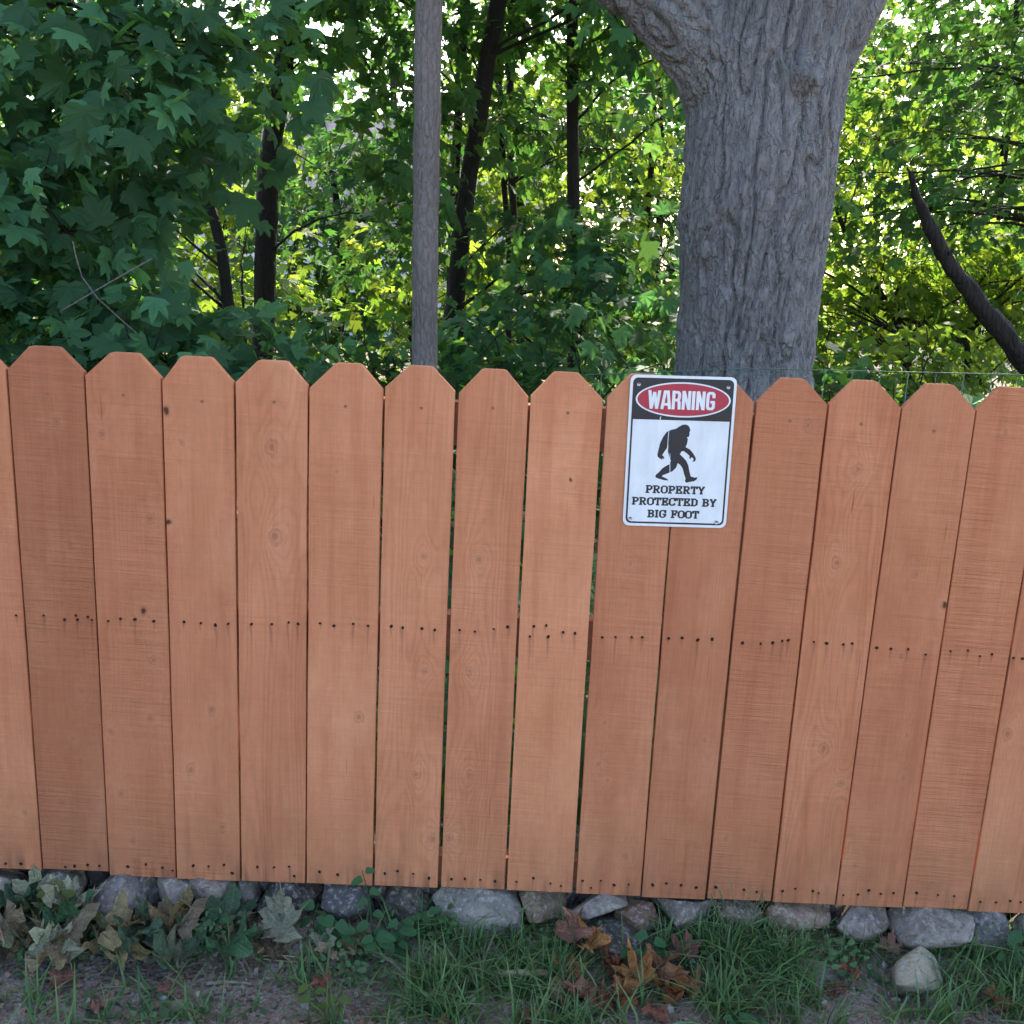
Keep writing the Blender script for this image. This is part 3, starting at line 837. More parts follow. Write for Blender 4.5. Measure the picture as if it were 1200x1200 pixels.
# --- the big tree
def big_tree():
    root = empty('big_tree', (1.90, 2.2, 0))
    tag(root, 'massive old tree with furrowed grey bark and forking limbs behind the sign', 'tree')
    # rough solid: trunk and limbs as overlapping tubes, fused by a voxel remesh
    mb = MB()
    tr = [(1.93, 2.2, -0.15, .40), (1.915, 2.2, .25, .325), (1.90, 2.2, .7, .288), (1.898, 2.2, 1.08, .276), (1.893, 2.2, 1.42, .280), (1.880, 2.2, 1.66, .292), (1.884, 2.2, 1.88, .292), (1.888, 2.22, 2.05, .298), (1.880, 2.24, 2.2, .318), (1.890, 2.26, 2.40, .335), (1.93, 2.30, 2.7, .32), (2.0, 2.34, 3.2, .28), (2.05, 2.4, 4.0, .22)]
    mb.tube([q[:3] for q in tr], [q[3] for q in tr], 32)
    lf = spline([(1.82, 2.22, 2.02), (1.66, 2.18, 2.26), (1.46, 2.14, 2.43), (1.22, 2.10, 2.60), (0.85, 2.0, 2.95), (0.4, 1.9, 3.5)], 16)
    mb.tube(lf, np.linspace(.19, .11, 16), 24)
    rt_ = spline([(1.92, 2.24, 2.05), (2.05, 2.22, 2.30), (2.17, 2.2, 2.55), (2.32, 2.15, 2.95), (2.6, 2.1, 3.6)], 14)
    mb.tube(rt_, np.linspace(.185, .13, 14), 24)
    mb.tube([(1.66, 2.22, 1.50), (1.645, 2.22, 1.66), (1.67, 2.22, 1.86)], [.045, .072, .045], 12)      # swelling on the flank
    mb.tube([(1.93, 1.98, 2.12), (1.95, 1.955, 2.16), (1.96, 1.97, 2.20)], [.07, .085, .06], 12)          # healed branch collar
    me = mb.build('trunk', None)
    tmp = bpy.data.objects.new('trunk', me)
    COL.objects.link(tmp)
    md = tmp.modifiers.new('remesh', 'REMESH'); md.mode = 'VOXEL'; md.voxel_size = 0.0072
    sm = tmp.modifiers.new('smooth', 'SMOOTH'); sm.iterations = 20; sm.factor = 0.6
    dg = bpy.context.evaluated_depsgraph_get()
    me2 = bpy.data.meshes.new_from_object(tmp.evaluated_get(dg))
    bpy.data.objects.remove(tmp)
    n = len(me2.vertices)
    co = np.zeros(n * 3, np.float32); me2.vertices.foreach_get('co', co); co = co.reshape(-1, 3).astype(float)
    nr = np.zeros(n * 3, np.float32); me2.vertices.foreach_get('normal', nr); nr = nr.reshape(-1, 3).astype(float)
    d = np.zeros(n)
    nz = noise.noise
    for i in range(n):
        x, y, z = co[i]
        if y > 2.32 and z < 2.0: continue
        if x < 1.62 and z > 2.1:               # furrows follow the limb
            s, t = (x * 0.8 - z * 0.6), (x * 0.6 + z * 0.8)
            x, z = t, s
        w = nz(Vector((x * 4, y * 4, z * 2.0)))
        w2 = nz(Vector((x * 9, y * 9, z * 5 + 9)))
        u = math.atan2(y - 2.2, x - 1.89) * 0.29
        q = Vector((u * 15 + w * 0.9 + w2 * 0.45, w * 0.6, z * 2.6 + w2 * 0.5))
        a = max(0.0, 1 - abs(nz(q)) * 7.0)             # sharp crack lines where noise crosses zero
        b = max(0.0, 1 - abs(nz(q * 1.9 + Vector((7, 3, 1)))) * 4.5)
        e = max(0.0, 1 - abs(nz(Vector((q.x * 2.6, 5, q.z * 4.5)))) * 4.0)
        c = nz(Vector((x * 60, y * 60, z * 30)))
        big = nz(Vector((x * 6, y * 6, z * 3.0 + 4)))
        d[i] = -0.022 * a - 0.012 * b * (0.4 + max(0.0, big + 0.3)) - 0.006 * e + 0.0022 * c + 0.010 * big
    co += nr * d[:, None]
    me2.vertices.foreach_set('co', co.astype(np.float32).ravel())
    me2.polygons.foreach_set('use_smooth', [True] * len(me2.polygons))
    me2.update()
    g = G('bark_furrowed')
    p = g.co(); s = g.xyz(p)
    w = g.noise(p, 6, 3)
    q = g.vec(g.add(g.mul(s[0], 34), g.mul(w, 3.0)), g.add(g.mul(s[1], 34), g.mul(w, 3.0)), g.add(g.mul(s[2], 9.0), g.mul(w, 2.0)))
    fl = g.noise(q, 3.0, 6, 0.65); fine = g.noise(p, 190, 4, 0.6); broad = g.noise(p, 3.5, 4, 0.6); mid = g.noise(p, 22, 5, 0.65)
    col = g.mix(g.remap(broad, 0.35, 0.65), (0.172, 0.171, 0.175), (0.245, 0.244, 0.248))
    col = g.mix(g.mul(g.remap(mid, 0.5, 0.72), 0.5), col, (0.30, 0.305, 0.315))
    col = g.mix(g.mul(g.remap(fl, 0.55, 0.35), 0.55), col, (0.12, 0.113, 0.11))
    col = g.hsv(col, v=g.remap(fine, 0.25, 0.75, 0.8, 1.2))
    rid = g.m('ABSOLUTE', g.sub(g.noise(q, 1.0, 3, 0.55), 0.5))
    h = g.add(g.add(g.mul(g.remap(rid, 0.0, 0.07), 0.9), g.mul(fl, 0.7)), g.mul(fine, 0.22))
    g.bsdf(col, 0.9, 0.15, g.bump(h, 0.8, 0.013))
    me2.materials.clear(); me2.materials.append(g.mat)
    obj('trunk', me2, root)
    mb = MB()
    C = []
    for (s, e) in (((0.4, 1.9, 3.5), (-0.6, 1.5, 5.0)), ((2.05, 2.4, 4.0), (2.2, 2.6, 6.5)), ((2.6, 2.1, 3.6), (3.8, 1.8, 5.4)), ((2.02, 2.36, 3.4), (1.0, 3.6, 5.6)), ((2.6, 2.1, 3.6), (3.4, 3.4, 5.6)), ((2.04, 2.39, 3.9), (3.3, 5.0, 5.6)), ((2.04, 2.39, 3.9), (1.6, 4.9, 5.5)), ((0.4, 1.9, 3.5), (0.1, 4.4, 5.3))):  # the rearmost limbs are unseen, added with their sprays to shade the fence
        s, e = np.array(s), np.array(e)
        mb = MB(); mb.tube(wander([s, (s + e) / 2 + [0, 0, .25], e], 12, .03), np.linspace(.11, .03, 12), 8)
        obj('limb', mb.build('limb', M_bark_dark, True), root)
        C.append(e + rng.normal(0, 1, (60, 3)) * np.array([1.0, 0.9, 0.5]))
    C = np.concatenate(C); C[:, 2] = np.maximum(C[:, 2], 3.9)
    o = C - np.array([2.0, 2.3, 4.5]); o[:, 2] *= .2; o /= np.linalg.norm(o, axis=1)[:, None]
    P, R, S = sprays(C, o, 16, .34, .1)
    crown(root, P, R, S, T_XS, M_leaf_mid)
big_tree()

# --- dead leaning trunk on the right
def dead_trunk():
    root = empty('dead_trunk', (4.35, 3.0, 0))
    tag(root, 'dark dead trunk leaning diagonally with a broken pointed tip', 'tree trunk')
    pth = spline([(4.40, 3.0, -0.05), (4.05, 3.0, 0.52), (3.72, 3.0, 0.86), (3.42, 3.0, 1.137), (3.154, 3.0, 1.406), (2.959, 3.0, 1.633), (2.823, 3.0, 1.838), (2.745, 3.0, 1.985)], 40)
    r = np.interp(np.linspace(0, 1, 40), [0, .4, .6, .8, .93, 1], [.070, .050, .038, .026, .014, .002])
    v, f = tube(wander(pth, 60, 0.003), np.interp(np.linspace(0, 1, 60), np.linspace(0, 1, 40), r), 12, True, 0.12)
    obj('trunk', new_mesh('trunk', v, f, M_bark_dead, True), root)
    for (i, d, L) in ((35, (-.6, -.1, .0), .05), (27, (.5, -.2, .6), .05)):
        s = pth[i]; d = np.array(d)
        mb = MB(); mb.tube([s, s + d * L * .5, s + d * L], [r[i] * .4, r[i] * .28, r[i] * .1], 6)
        obj('branch_stub', mb.build('branch_stub', M_bark_dead, True), root)
dead_trunk()

# --- trees standing apart in the wood
WG = 'trees of the wood behind the fence'
add_tree('maple_tree', 'dark thick stemmed tree rising out of the sunlit leaves beside the near maple', [(-0.75, 5.0, -0.05), (-0.707, 5, 0.96), (-0.665, 5, 1.79), (-0.577, 5, 2.42), (-0.509, 5, 3.03), (-0.4, 5, 5.0)], 0.085, 0.05,
    [(-0.2, 4.9, 3.05, 1.5, 0.9, 0.95, 44), (-0.5, 5.2, 4.6, 2.0, 1.5, 0.9, 150), (0.35, 4.6, 2.1, 0.5, 0.5, 0.4, 10)], n_per=16, radius=0.32, size=0.1, group=WG, limb_every=14)  # the high leaf volume is unseen, thickened to shade the near maple
add_tree('sapling', 'thin dark sapling bending left below the maple leaves', [(-0.80, 4.5, -0.05), (-0.833, 4.5, 1.22), (-0.922, 4.5, 1.70), (-1.009, 4.5, 1.92), (-1.3, 4.5, 2.6)], 0.042, 0.022,
    [(-1.6, 4.5, 2.9, 1.0, 0.7, 0.6, 30), (-1.9, 4.3, 1.6, 0.9, 0.6, 0.8, 30)], n_per=14, radius=0.28, size=0.095, leaf=M_leaf_mid, group=WG)
add_tree('maple_tree', 'dark trunk leaning right beside the slender young tree', [(0.545, 5.0, -0.05), (0.553, 5, 0.79), (0.567, 5, 1.27), (0.614, 5, 1.9), (0.692, 5, 2.48), (0.787, 5, 3.09), (1.0, 5, 5.0)], 0.066, 0.05,
    [(0.9, 4.9, 2.95, 1.3, 0.8, 0.65, 24), (0.9, 5.2, 4.4, 1.8, 1.3, 0.8, 70), (1.1, 4.4, 1.55, 0.7, 0.5, 0.35, 14)], n_per=16, radius=0.3, size=0.098, group=WG)
add_tree('sapling', 'thin upright dark stem just behind the slender young tree', [(0.470, 6.0, -0.05), (0.476, 6, 0.7), (0.483, 6, 2.15), (0.537, 6, 3.31), (0.6, 6, 4.6)], 0.038, 0.03,
    [(0.2, 6.0, 3.6, 0.9, 0.8, 0.8, 22), (-0.2, 5.6, 1.7, 0.6, 0.4, 0.5, 14)], n_per=14, radius=0.3, size=0.095, group=WG)
add_tree('sapling', 'thinner of a pair of close dark stems between young tree and big tree', [(0.96, 6.0, -0.05), (0.936, 6, 1.05), (0.866, 6, 1.92), (0.793, 6, 2.75), (0.75, 6, 3.9)], 0.026, 0.018,
    [(0.8, 6.1, 3.5, 0.8, 0.7, 0.8, 20), (0.9, 5.8, 2.35, 0.45, 0.4, 0.25, 10)], n_per=14, radius=0.28, size=0.095, group=WG)
add_tree('sapling', 'thicker of a pair of close dark stems between young tree and big tree', [(1.09, 6.3, -0.05), (1.037, 6.3, 1.04), (0.942, 6.3, 1.94), (0.866, 6.3, 3.05), (0.85, 6.3, 4.2)], 0.034, 0.025,
    [(1.2, 6.3, 3.9, 0.9, 0.8, 0.7, 20), (1.5, 6.2, 2.5, 0.5, 0.4, 0.3, 10)], n_per=14, radius=0.28, size=0.095, group=WG)
add_tree('maple_tree', 'dark stem with hanging maple sprays left of the massive old trunk', [(1.45, 5.2, -0.05), (1.413, 5.2, 0.81), (1.324, 5.2, 1.84), (1.237, 5.2, 3.15), (1.2, 5.2, 4.8)], 0.05, 0.035,
    [(1.55, 4.9, 2.9, 0.9, 0.7, 0.55, 17), (1.6, 4.4, 1.35, 0.75, 0.55, 0.5, 26), (1.4, 5.3, 4.3, 1.2, 1.0, 0.7, 44), (0.95, 4.2, 1.0, 0.5, 0.4, 0.35, 14)], n_per=15, radius=0.28, size=0.1, leaf=M_leaf_near, out_dir=(0, -.5, 0), group=WG)
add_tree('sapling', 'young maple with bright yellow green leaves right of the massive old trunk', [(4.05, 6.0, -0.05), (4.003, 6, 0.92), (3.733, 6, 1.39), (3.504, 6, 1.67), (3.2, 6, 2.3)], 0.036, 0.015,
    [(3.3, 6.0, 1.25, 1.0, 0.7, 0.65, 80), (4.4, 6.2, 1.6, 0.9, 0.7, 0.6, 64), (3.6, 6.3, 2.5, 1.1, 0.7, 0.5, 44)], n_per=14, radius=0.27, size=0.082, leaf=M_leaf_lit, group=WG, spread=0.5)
add_tree('sapling', 'young maple with arching stem behind the dead leaning trunk', [(4.62, 6.2, -0.05), (4.53, 6.1, 0.95), (4.361, 6, 1.10), (4.119, 6, 1.19), (3.8, 6, 1.25)], 0.028, 0.012,
    [(4.6, 6.0, 1.1, 0.7, 0.6, 0.6, 30), (5.0, 5.6, 1.9, 0.7, 0.6, 0.6, 30)], n_per=14, radius=0.27, size=0.08, leaf=M_leaf_lit, group=WG, spread=0.5)
add_tree('maple_tree', 'maple with overhanging boughs above the dead leaning trunk', [(5.6, 5.2, -0.05), (5.4, 5.1, 1.6), (5.0, 5.0, 3.0), (4.6, 5.0, 4.6)], 0.09, 0.05,
    [(3.9, 5.2, 2.85, 1.25, 0.9, 0.55, 70), (3.4, 5.0, 2.1, 0.8, 0.6, 0.40, 34), (4.3, 5.2, 3.9, 1.6, 1.2, 0.6, 80), (4.5, 4.9, 2.1, 0.6, 0.6, 0.55, 36)], n_per=15, radius=0.28, size=0.078, group=WG)
add_tree('sapling', 'leafy sapling whose sprays hang in the gap left of the massive old trunk', [(2.2, 7.4, -0.05), (2.15, 7.4, 1.5), (2.1, 7.4, 3.0), (2.0, 7.4, 4.2)], 0.035, 0.02,
    [(2.1, 7.4, 2.3, 0.8, 0.7, 0.9, 40), (1.9, 7.3, 1.0, 0.7, 0.6, 0.6, 28), (2.0, 7.5, 3.7, 0.9, 0.7, 0.6, 26)], n_per=14, radius=0.28, size=0.09, leaf=M_leaf_lit, group=WG, spread=0.5)

# --- undergrowth just behind the fence
UG = 'shrubs of the undergrowth behind the fence'
def shrub(label, x, y, h, w, n, leaf, size=0.085, spread=0.4, out_dir=(0, -.4, 0), d=0.5):
    return add_tree('shrub', label, [(x, y, -0.05), (x + .02, y, h * .35), (x - .02, y, h * .7)], 0.018, 0.008,
        [(x, y, h * .55, w, d, h * .5, n)], n_per=13, radius=0.22, size=size, leaf=leaf, group=UG, cat='shrub', out_dir=out_dir, limb_every=4, spread=spread)
for i, (x, y, h, w, n, lf, sz) in enumerate([(-0.10, 3.4, 1.25, .55, 44, M_leaf_near, .066), (0.30, 3.4, 1.15, .5, 40, M_leaf_mid, .066), (0.95, 3.5, 1.22, .5, 42, M_leaf_mid, .066), (1.35, 3.4, 1.30, .4, 34, M_leaf_near, .07),
        (-1.6, 3.6, 1.3, .6, 30, M_leaf_near, .09), (0.1, 6.6, 1.9, .9, 40, M_leaf_lit, .085), (-1.3, 6.8, 2.0, 1.0, 46, M_leaf_lit, .085), (1.5, 7.0, 1.6, .8, 34, M_leaf_lit, .085), (-2.6, 6.4, 1.9, .9, 40, M_leaf_mid, .09),
        (2.95, 4.2, 1.15, .5, 26, M_leaf_mid, .08), (3.6, 4.6, 1.25, .5, 26, M_leaf_lit, .075), (5.2, 7.4, 2.2, 1.0, 44, M_leaf_lit, .085)]):
    shrub(['dark maple shrub in the shade below the near maple', 'dark maple shrub left of the slender young tree foot', 'dark maple shrub right of the slender young tree foot', 'dark drooping shrub beside the left flank of the massive trunk',
           'dark shrub at the edge of the near maple', 'sunlit yellow green shrub behind the slender young tree', 'sunlit yellow green shrub behind the thick stemmed dark tree', 'sunlit shrub behind the pair of close stems', 'green shrub deep behind the near maple',
           'green shrub right beside the foot of the massive trunk', 'bright shrub below the bright young maple', 'sunlit shrub behind the dead leaning trunk'][i], x, y, h, w, n, lf, sz)
shrub('low blue green bush in shade behind the wire mesh, by the dead leaning trunk', 2.46, 1.35, 1.20, .13, 14, M_leaf_near, .075, .3, (0, -.7, 0), .15)

# --- the wood's farther trees
FG = 'farther trees of the wood'
FAR = [(-5.2, 11.0, 5.2), (-3.0, 12.0, 4.2), (-1.2, 10.6, 3.4), (0.9, 11.6, 4.6), (2.6, 10.8, 4.8), (4.6, 11.8, 5.8), (6.6, 10.8, 6.2), (8.4, 12.5, 6.0)]
FARL = ['tall dense tree of the wood far behind the near maple', 'sunlit tree of the wood behind the thin bending sapling', 'low bright tree of the wood behind the thick stemmed dark tree', 'tree of the wood behind the leaning dark trunk',
        'bright tree of the wood hidden mostly by the massive trunk', 'tall tree of the wood behind the bright young maple', 'broad bright tree of the wood behind the dead leaning trunk', 'outermost tree of the wood beyond the dead leaning trunk']
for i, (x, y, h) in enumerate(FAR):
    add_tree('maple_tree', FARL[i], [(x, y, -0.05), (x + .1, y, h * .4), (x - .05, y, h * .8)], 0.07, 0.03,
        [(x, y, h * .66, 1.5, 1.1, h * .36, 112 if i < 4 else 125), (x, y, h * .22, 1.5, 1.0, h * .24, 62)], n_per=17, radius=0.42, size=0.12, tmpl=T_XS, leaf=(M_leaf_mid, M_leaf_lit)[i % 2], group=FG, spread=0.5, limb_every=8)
BK = [(-11, 26, 9.5), (-6.5, 29, 9), (-2.5, 27, 10.5), (2.5, 30, 9.5), (6.5, 27, 10), (11, 28, 10.5), (15.5, 27, 9)]
for i, (x, y, h) in enumerate(BK):
    add_tree('tall_tree', 'tall tree closing the view far behind the house', [(x, y, -0.05), (x + .1, y, h * .4), (x - .05, y, h * .8)], 0.16, 0.06,
        [(x, y, h * .62, 2.9, 1.6, h * .40, 50 if i < 4 else 95)], n_per=18, radius=0.75, size=0.22, tmpl=T_XS, leaf=M_leaf_mid, group='tall trees behind the house', spread=0.5, limb_every=9)

# --- leafy ground cover added behind the fence to darken the board gaps
n_ = 13000
P = np.stack([rng.uniform(-1, 1, n_), rng.uniform(0, 1, n_), rng.uniform(.02, .42, n_)], 1)
P[:, 1] = .14 + 8.5 * P[:, 1] ** 1.5
P[:, 0] = 1.0 + P[:, 0] * (2.6 + .45 * P[:, 1])
P[:, 2] *= (1 + 0.6 * np.sin(P[:, 0] * 3.1) * np.cos(P[:, 1] * 2.3 + 1))
R = frames(np.array([0, -.35, .8]) + rng.normal(0, .4, (n_, 3)), rng.normal(0, 1, (n_, 3)))
gc = obj('added_ground_cover', leaves_mesh('added_ground_cover', P, R, rng.uniform(.035, .075, n_) * (1 + .12 * P[:, 1]), T_XS, M_leaf_near))
tag(gc, 'added low leafy ground cover darkening the gaps of the fence', 'ground cover', kind='stuff')

# ------------------------------------------------------------------ wire mesh fence behind the boards
M_wire = plain('green_coated_wire', (0.045, 0.12, 0.10), 0.5, 0.4)
wf = empty('wire_mesh_fence', (1.12, 0.85, 0))
tag(wf, 'thin green coated welded wire mesh between the boards and the massive tree', 'wire fence')
def wz(x): return 1.160 + np.interp(x, [1.12, 1.61, 2.36, 3.2], [0, .041, .058, .062])
for dz in (0, -.1, -.2, -.32, -.45, -.6, -.75, -.9, -1.05):
    v, f = tube([(x, .85, wz(x) + dz) for x in np.linspace(1.12, 3.2, 14)], 0.0014, 5)
    obj('wire', new_mesh('wire', v, f, M_wire, True), wf)
v, f = tube([(0, 0, 0.02), (0, 0, .6), (0, 0, 1.10)], 0.0012, 5)
mew = new_mesh('wire', v, f, M_wire, True)
for x in np.arange(1.13, 3.2, 0.0762):
    o = obj('wire', mew, wf, (x, .8515, wz(x) - 1.10))
for x in (1.12, 3.2):
    v, f = tube([(x, .858, -0.2), (x, .858, wz(x) + .005)], 0.009, 6)
    obj('post', new_mesh('post', v, f, M_wire), wf)

# ------------------------------------------------------------------ house far behind
def house():
    M_sid = plain('pale_siding', (0.56, 0.58, 0.62), 0.6, 0.3, 0, 0.05, 3)
    M_roof = plain('roof_shingle', (0.22, 0.19, 0.185), 0.9, 0.2, 0, 0.25, 12)
    M_trim = plain('white_trim', (0.75, 0.75, 0.76), 0.5, 0.3)
    M_glass = plain('window_glass', (0.03, 0.035, 0.04), 0.08, 0.6)
    x0, x1, y0, y1, h = -8.0, 1.2, 20.0, 25.0, 2.7
    root = empty('house', ((x0 + x1) / 2, 22, 0))
    tag(root, 'pale grey house with lap siding glimpsed through the leaves', 'house')
    mb = MB(); mb.box(x0, x1, y0, y1, -0.3, h); obj('wall', mb.build('wall', M_sid), root)
    mb = MB()
    z = 0.0
    while z < h - .05:
        mb.add([(x0, y0 - .030, z), (x1, y0 - .030, z), (x1, y0 - .006, z + .112), (x0, y0 - .006, z + .112), (x0, y0 - .004, z), (x1, y0 - .004, z)], [(0, 1, 2, 3), (4, 5, 1, 0)])
        z += .11
    s = obj('siding', mb.build('siding', M_sid), root); s['kind'] = 'stuff'
    mb = MB()
    e = .4; ym = (y0 + y1) / 2; hr = h + 1.9
    for (ya, yb) in ((y0 - e, ym), (y1 + e, ym)):
        mb.add([(x0 - e, ya, h - .1), (x1 + e, ya, h - .1), (x1 + e, yb, hr), (x0 - e, yb, hr), (x0 - e, ya, h + .02), (x1 + e, ya, h + .02), (x1 + e, yb, hr + .12), (x0 - e, yb, hr + .12)],
               [(0, 1, 2, 3), (4, 5, 6, 7), (0, 1, 5, 4), (0, 3, 7, 4), (1, 2, 6, 5)])
    rf = obj('roof', mb.build('roof', M_roof), root)
    mb = MB()
    for x in (x0, x1): mb.add([(x, y0, h), (x, y1, h), (x, ym, hr - .05)], [(0, 1, 2)])
    obj('gable', mb.build('gable', M_sid), root)
    for x in (-6.8, -4.9, -2.4, 0.0):
        mb = MB()
        for (a, b, c, d) in ((x - .5, x - .42, .9, 2.2), (x + .42, x + .5, .9, 2.2), (x - .42, x + .42, 2.12, 2.2), (x - .42, x + .42, .9, .98), (x - .42, x + .42, 1.53, 1.58)):
            mb.box(a, b, y0 - .07, y0 - .001, c, d)
        w = obj('window', mb.build('window', M_trim), root)
        mb = MB(); mb.box(x - .42, x + .42, y0 - .05, y0 - .035, .98, 2.12)
        obj('pane', mb.build('pane', M_glass), w)
house()

# ------------------------------------------------------------------ stones under the fence
def stone_mat():
    g = G('field_stone')
    p = g.co()
    base = g.info('Color'); r = g.info('Random')
    q = g.vm('ADD', p, g.vec(g.mul(r, 30.0), g.mul(r, 17.0), 0.0))
    a = g.noise(q, 16, 5, 0.65); b = g.noise(q, 85, 4, 0.7); c = g.voro(q, 130); st = g.xyz(q)
    lay = g.noise(g.vec(g.mul(st[0], 12.0), g.mul(st[1], 12.0), g.mul(st[2], 60.0)), 1.0, 4, 0.6)
    col = g.mix(1.0, g.hsv(base, v=g.remap(a, 0.3, 0.7, 0.45, 1.35)), (1.0, 0.90, 0.79), 'MULTIPLY')
    col = g.mix(g.mul(g.remap(b, 0.52, 0.66), 0.75), col, (0.36, 0.345, 0.325))
    col = g.mix(g.mul(g.remap(b, 0.42, 0.30), 0.8), col, (0.035, 0.035, 0.04))
    col = g.mix(g.mul(g.remap(a, 0.56, 0.70), 0.45), col, (0.33, 0.25, 0.18))
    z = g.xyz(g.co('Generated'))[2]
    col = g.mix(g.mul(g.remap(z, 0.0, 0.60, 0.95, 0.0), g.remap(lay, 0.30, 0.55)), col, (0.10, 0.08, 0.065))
    h = g.add(g.add(g.mul(a, 1.2), g.mul(lay, 0.6)), g.mul(b, 0.6))
    g.bsdf(col, 0.72, 0.35, g.bump(h, 0.8, 0.010))
    return g.mat
M_stone = stone_mat()

def ico(sub):
    import bmesh
    bm = bmesh.new(); bmesh.ops.create_icosphere(bm, subdivisions=sub, radius=1)
    v = np.array([q.co[:] for q in bm.verts]); f = np.array([[q.index for q in t.verts] for t in bm.faces]); bm.free()
    return v, f
ICO4, ICO2 = ico(4), ico(2)

def stone_shape(dims, seed, angular=0.75, mesh=ICO4):
    r = np.random.default_rng(seed)
    v, f = mesh
    v = v.copy() * 1.25
    for _ in range(20):
        n = r.normal(size=3); n /= np.linalg.norm(n)
        d = r.uniform(0.50, 0.95) if r.random() < angular else 1.05
        k = v @ n - d
        v -= np.maximum(k, 0)[:, None] * n * 0.97
    off = r.uniform(0, 50)
    d1 = np.array([noise.noise(Vector(q * 2.3) + Vector((off, 0, 0))) * 0.05 + noise.noise(Vector(q * 6.5) + Vector((off, 5, 0))) * 0.03 + noise.noise(Vector(q * 15) + Vector((off, 9, 0))) * 0.012 for q in v])
    v += v * d1[:, None]
    v -= (v.max(0) + v.min(0)) / 2
    v *= np.array(dims) / (v.max(0) - v.min(0))
    return v, f

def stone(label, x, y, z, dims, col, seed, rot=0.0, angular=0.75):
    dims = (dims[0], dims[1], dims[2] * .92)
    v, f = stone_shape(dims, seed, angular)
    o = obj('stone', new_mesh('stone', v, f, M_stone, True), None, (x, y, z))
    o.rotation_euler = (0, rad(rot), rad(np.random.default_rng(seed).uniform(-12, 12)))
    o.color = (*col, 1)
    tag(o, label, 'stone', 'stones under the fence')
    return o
GREY, PALE, DARK, BLUE, TAN, RED = (.155, .147, .142), (.25, .245, .24), (.075, .073, .072), (.080, .084, .094), (.20, .155, .115), (.19, .118, .09)
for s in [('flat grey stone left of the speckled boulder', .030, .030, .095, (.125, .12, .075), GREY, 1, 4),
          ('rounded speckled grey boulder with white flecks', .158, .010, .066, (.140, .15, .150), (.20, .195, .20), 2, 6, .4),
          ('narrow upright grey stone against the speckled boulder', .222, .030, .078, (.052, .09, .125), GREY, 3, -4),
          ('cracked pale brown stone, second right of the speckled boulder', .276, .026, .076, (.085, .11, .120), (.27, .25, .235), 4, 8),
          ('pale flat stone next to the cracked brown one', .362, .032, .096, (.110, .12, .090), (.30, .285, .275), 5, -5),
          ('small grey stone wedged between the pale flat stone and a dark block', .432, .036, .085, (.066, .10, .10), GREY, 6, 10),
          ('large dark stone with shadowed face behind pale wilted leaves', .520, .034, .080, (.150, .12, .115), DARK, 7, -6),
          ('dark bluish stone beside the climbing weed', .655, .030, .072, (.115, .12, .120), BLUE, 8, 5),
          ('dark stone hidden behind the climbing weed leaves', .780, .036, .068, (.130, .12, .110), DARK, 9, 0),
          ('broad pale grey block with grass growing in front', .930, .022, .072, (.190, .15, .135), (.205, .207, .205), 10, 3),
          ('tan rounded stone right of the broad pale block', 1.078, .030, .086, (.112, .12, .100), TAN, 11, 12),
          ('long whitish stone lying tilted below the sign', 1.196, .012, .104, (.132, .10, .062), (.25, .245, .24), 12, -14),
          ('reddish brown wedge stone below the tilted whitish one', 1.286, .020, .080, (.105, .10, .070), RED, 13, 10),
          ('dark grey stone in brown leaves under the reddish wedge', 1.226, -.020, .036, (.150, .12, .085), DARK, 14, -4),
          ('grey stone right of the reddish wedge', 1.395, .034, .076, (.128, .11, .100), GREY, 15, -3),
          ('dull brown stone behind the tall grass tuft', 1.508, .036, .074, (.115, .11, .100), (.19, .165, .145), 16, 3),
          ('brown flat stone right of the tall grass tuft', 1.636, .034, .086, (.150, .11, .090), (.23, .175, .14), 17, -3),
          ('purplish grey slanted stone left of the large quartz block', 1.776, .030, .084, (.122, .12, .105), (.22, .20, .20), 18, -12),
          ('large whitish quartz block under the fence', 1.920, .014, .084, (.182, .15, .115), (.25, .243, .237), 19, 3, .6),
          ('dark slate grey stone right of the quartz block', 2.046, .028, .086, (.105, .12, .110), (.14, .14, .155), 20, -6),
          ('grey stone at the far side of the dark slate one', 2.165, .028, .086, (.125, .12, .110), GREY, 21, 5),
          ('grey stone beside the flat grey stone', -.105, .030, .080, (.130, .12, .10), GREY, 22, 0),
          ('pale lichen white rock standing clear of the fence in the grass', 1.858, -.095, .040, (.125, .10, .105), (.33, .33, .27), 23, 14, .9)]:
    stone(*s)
# stone fill added behind the front stones to block light under the boards
mb_v, mb_f, b = [], [], 0
for i in range(150):
    v, f = stone_shape((rng.uniform(.06, .12), rng.uniform(.06, .1), rng.uniform(.05, .09)), 200 + i, .8, ICO2)
    v = v + np.array([-.6 + (i % 75) * .0455, .085 + rng.uniform(-.012, .03), rng.uniform(.015, .05) if i < 75 else rng.uniform(.075, .098)])
    mb_v.append(v); mb_f.append(f + b); b += len(v)
o = obj('light_block_rubble', new_mesh('light_block_rubble', np.concatenate(mb_v), np.concatenate(mb_f), M_stone, True)); o.color = (.09, .085, .085, 1)
tag(o, 'added dark stone fill blocking light behind the front stones', 'light_block_rubble', kind='stuff')

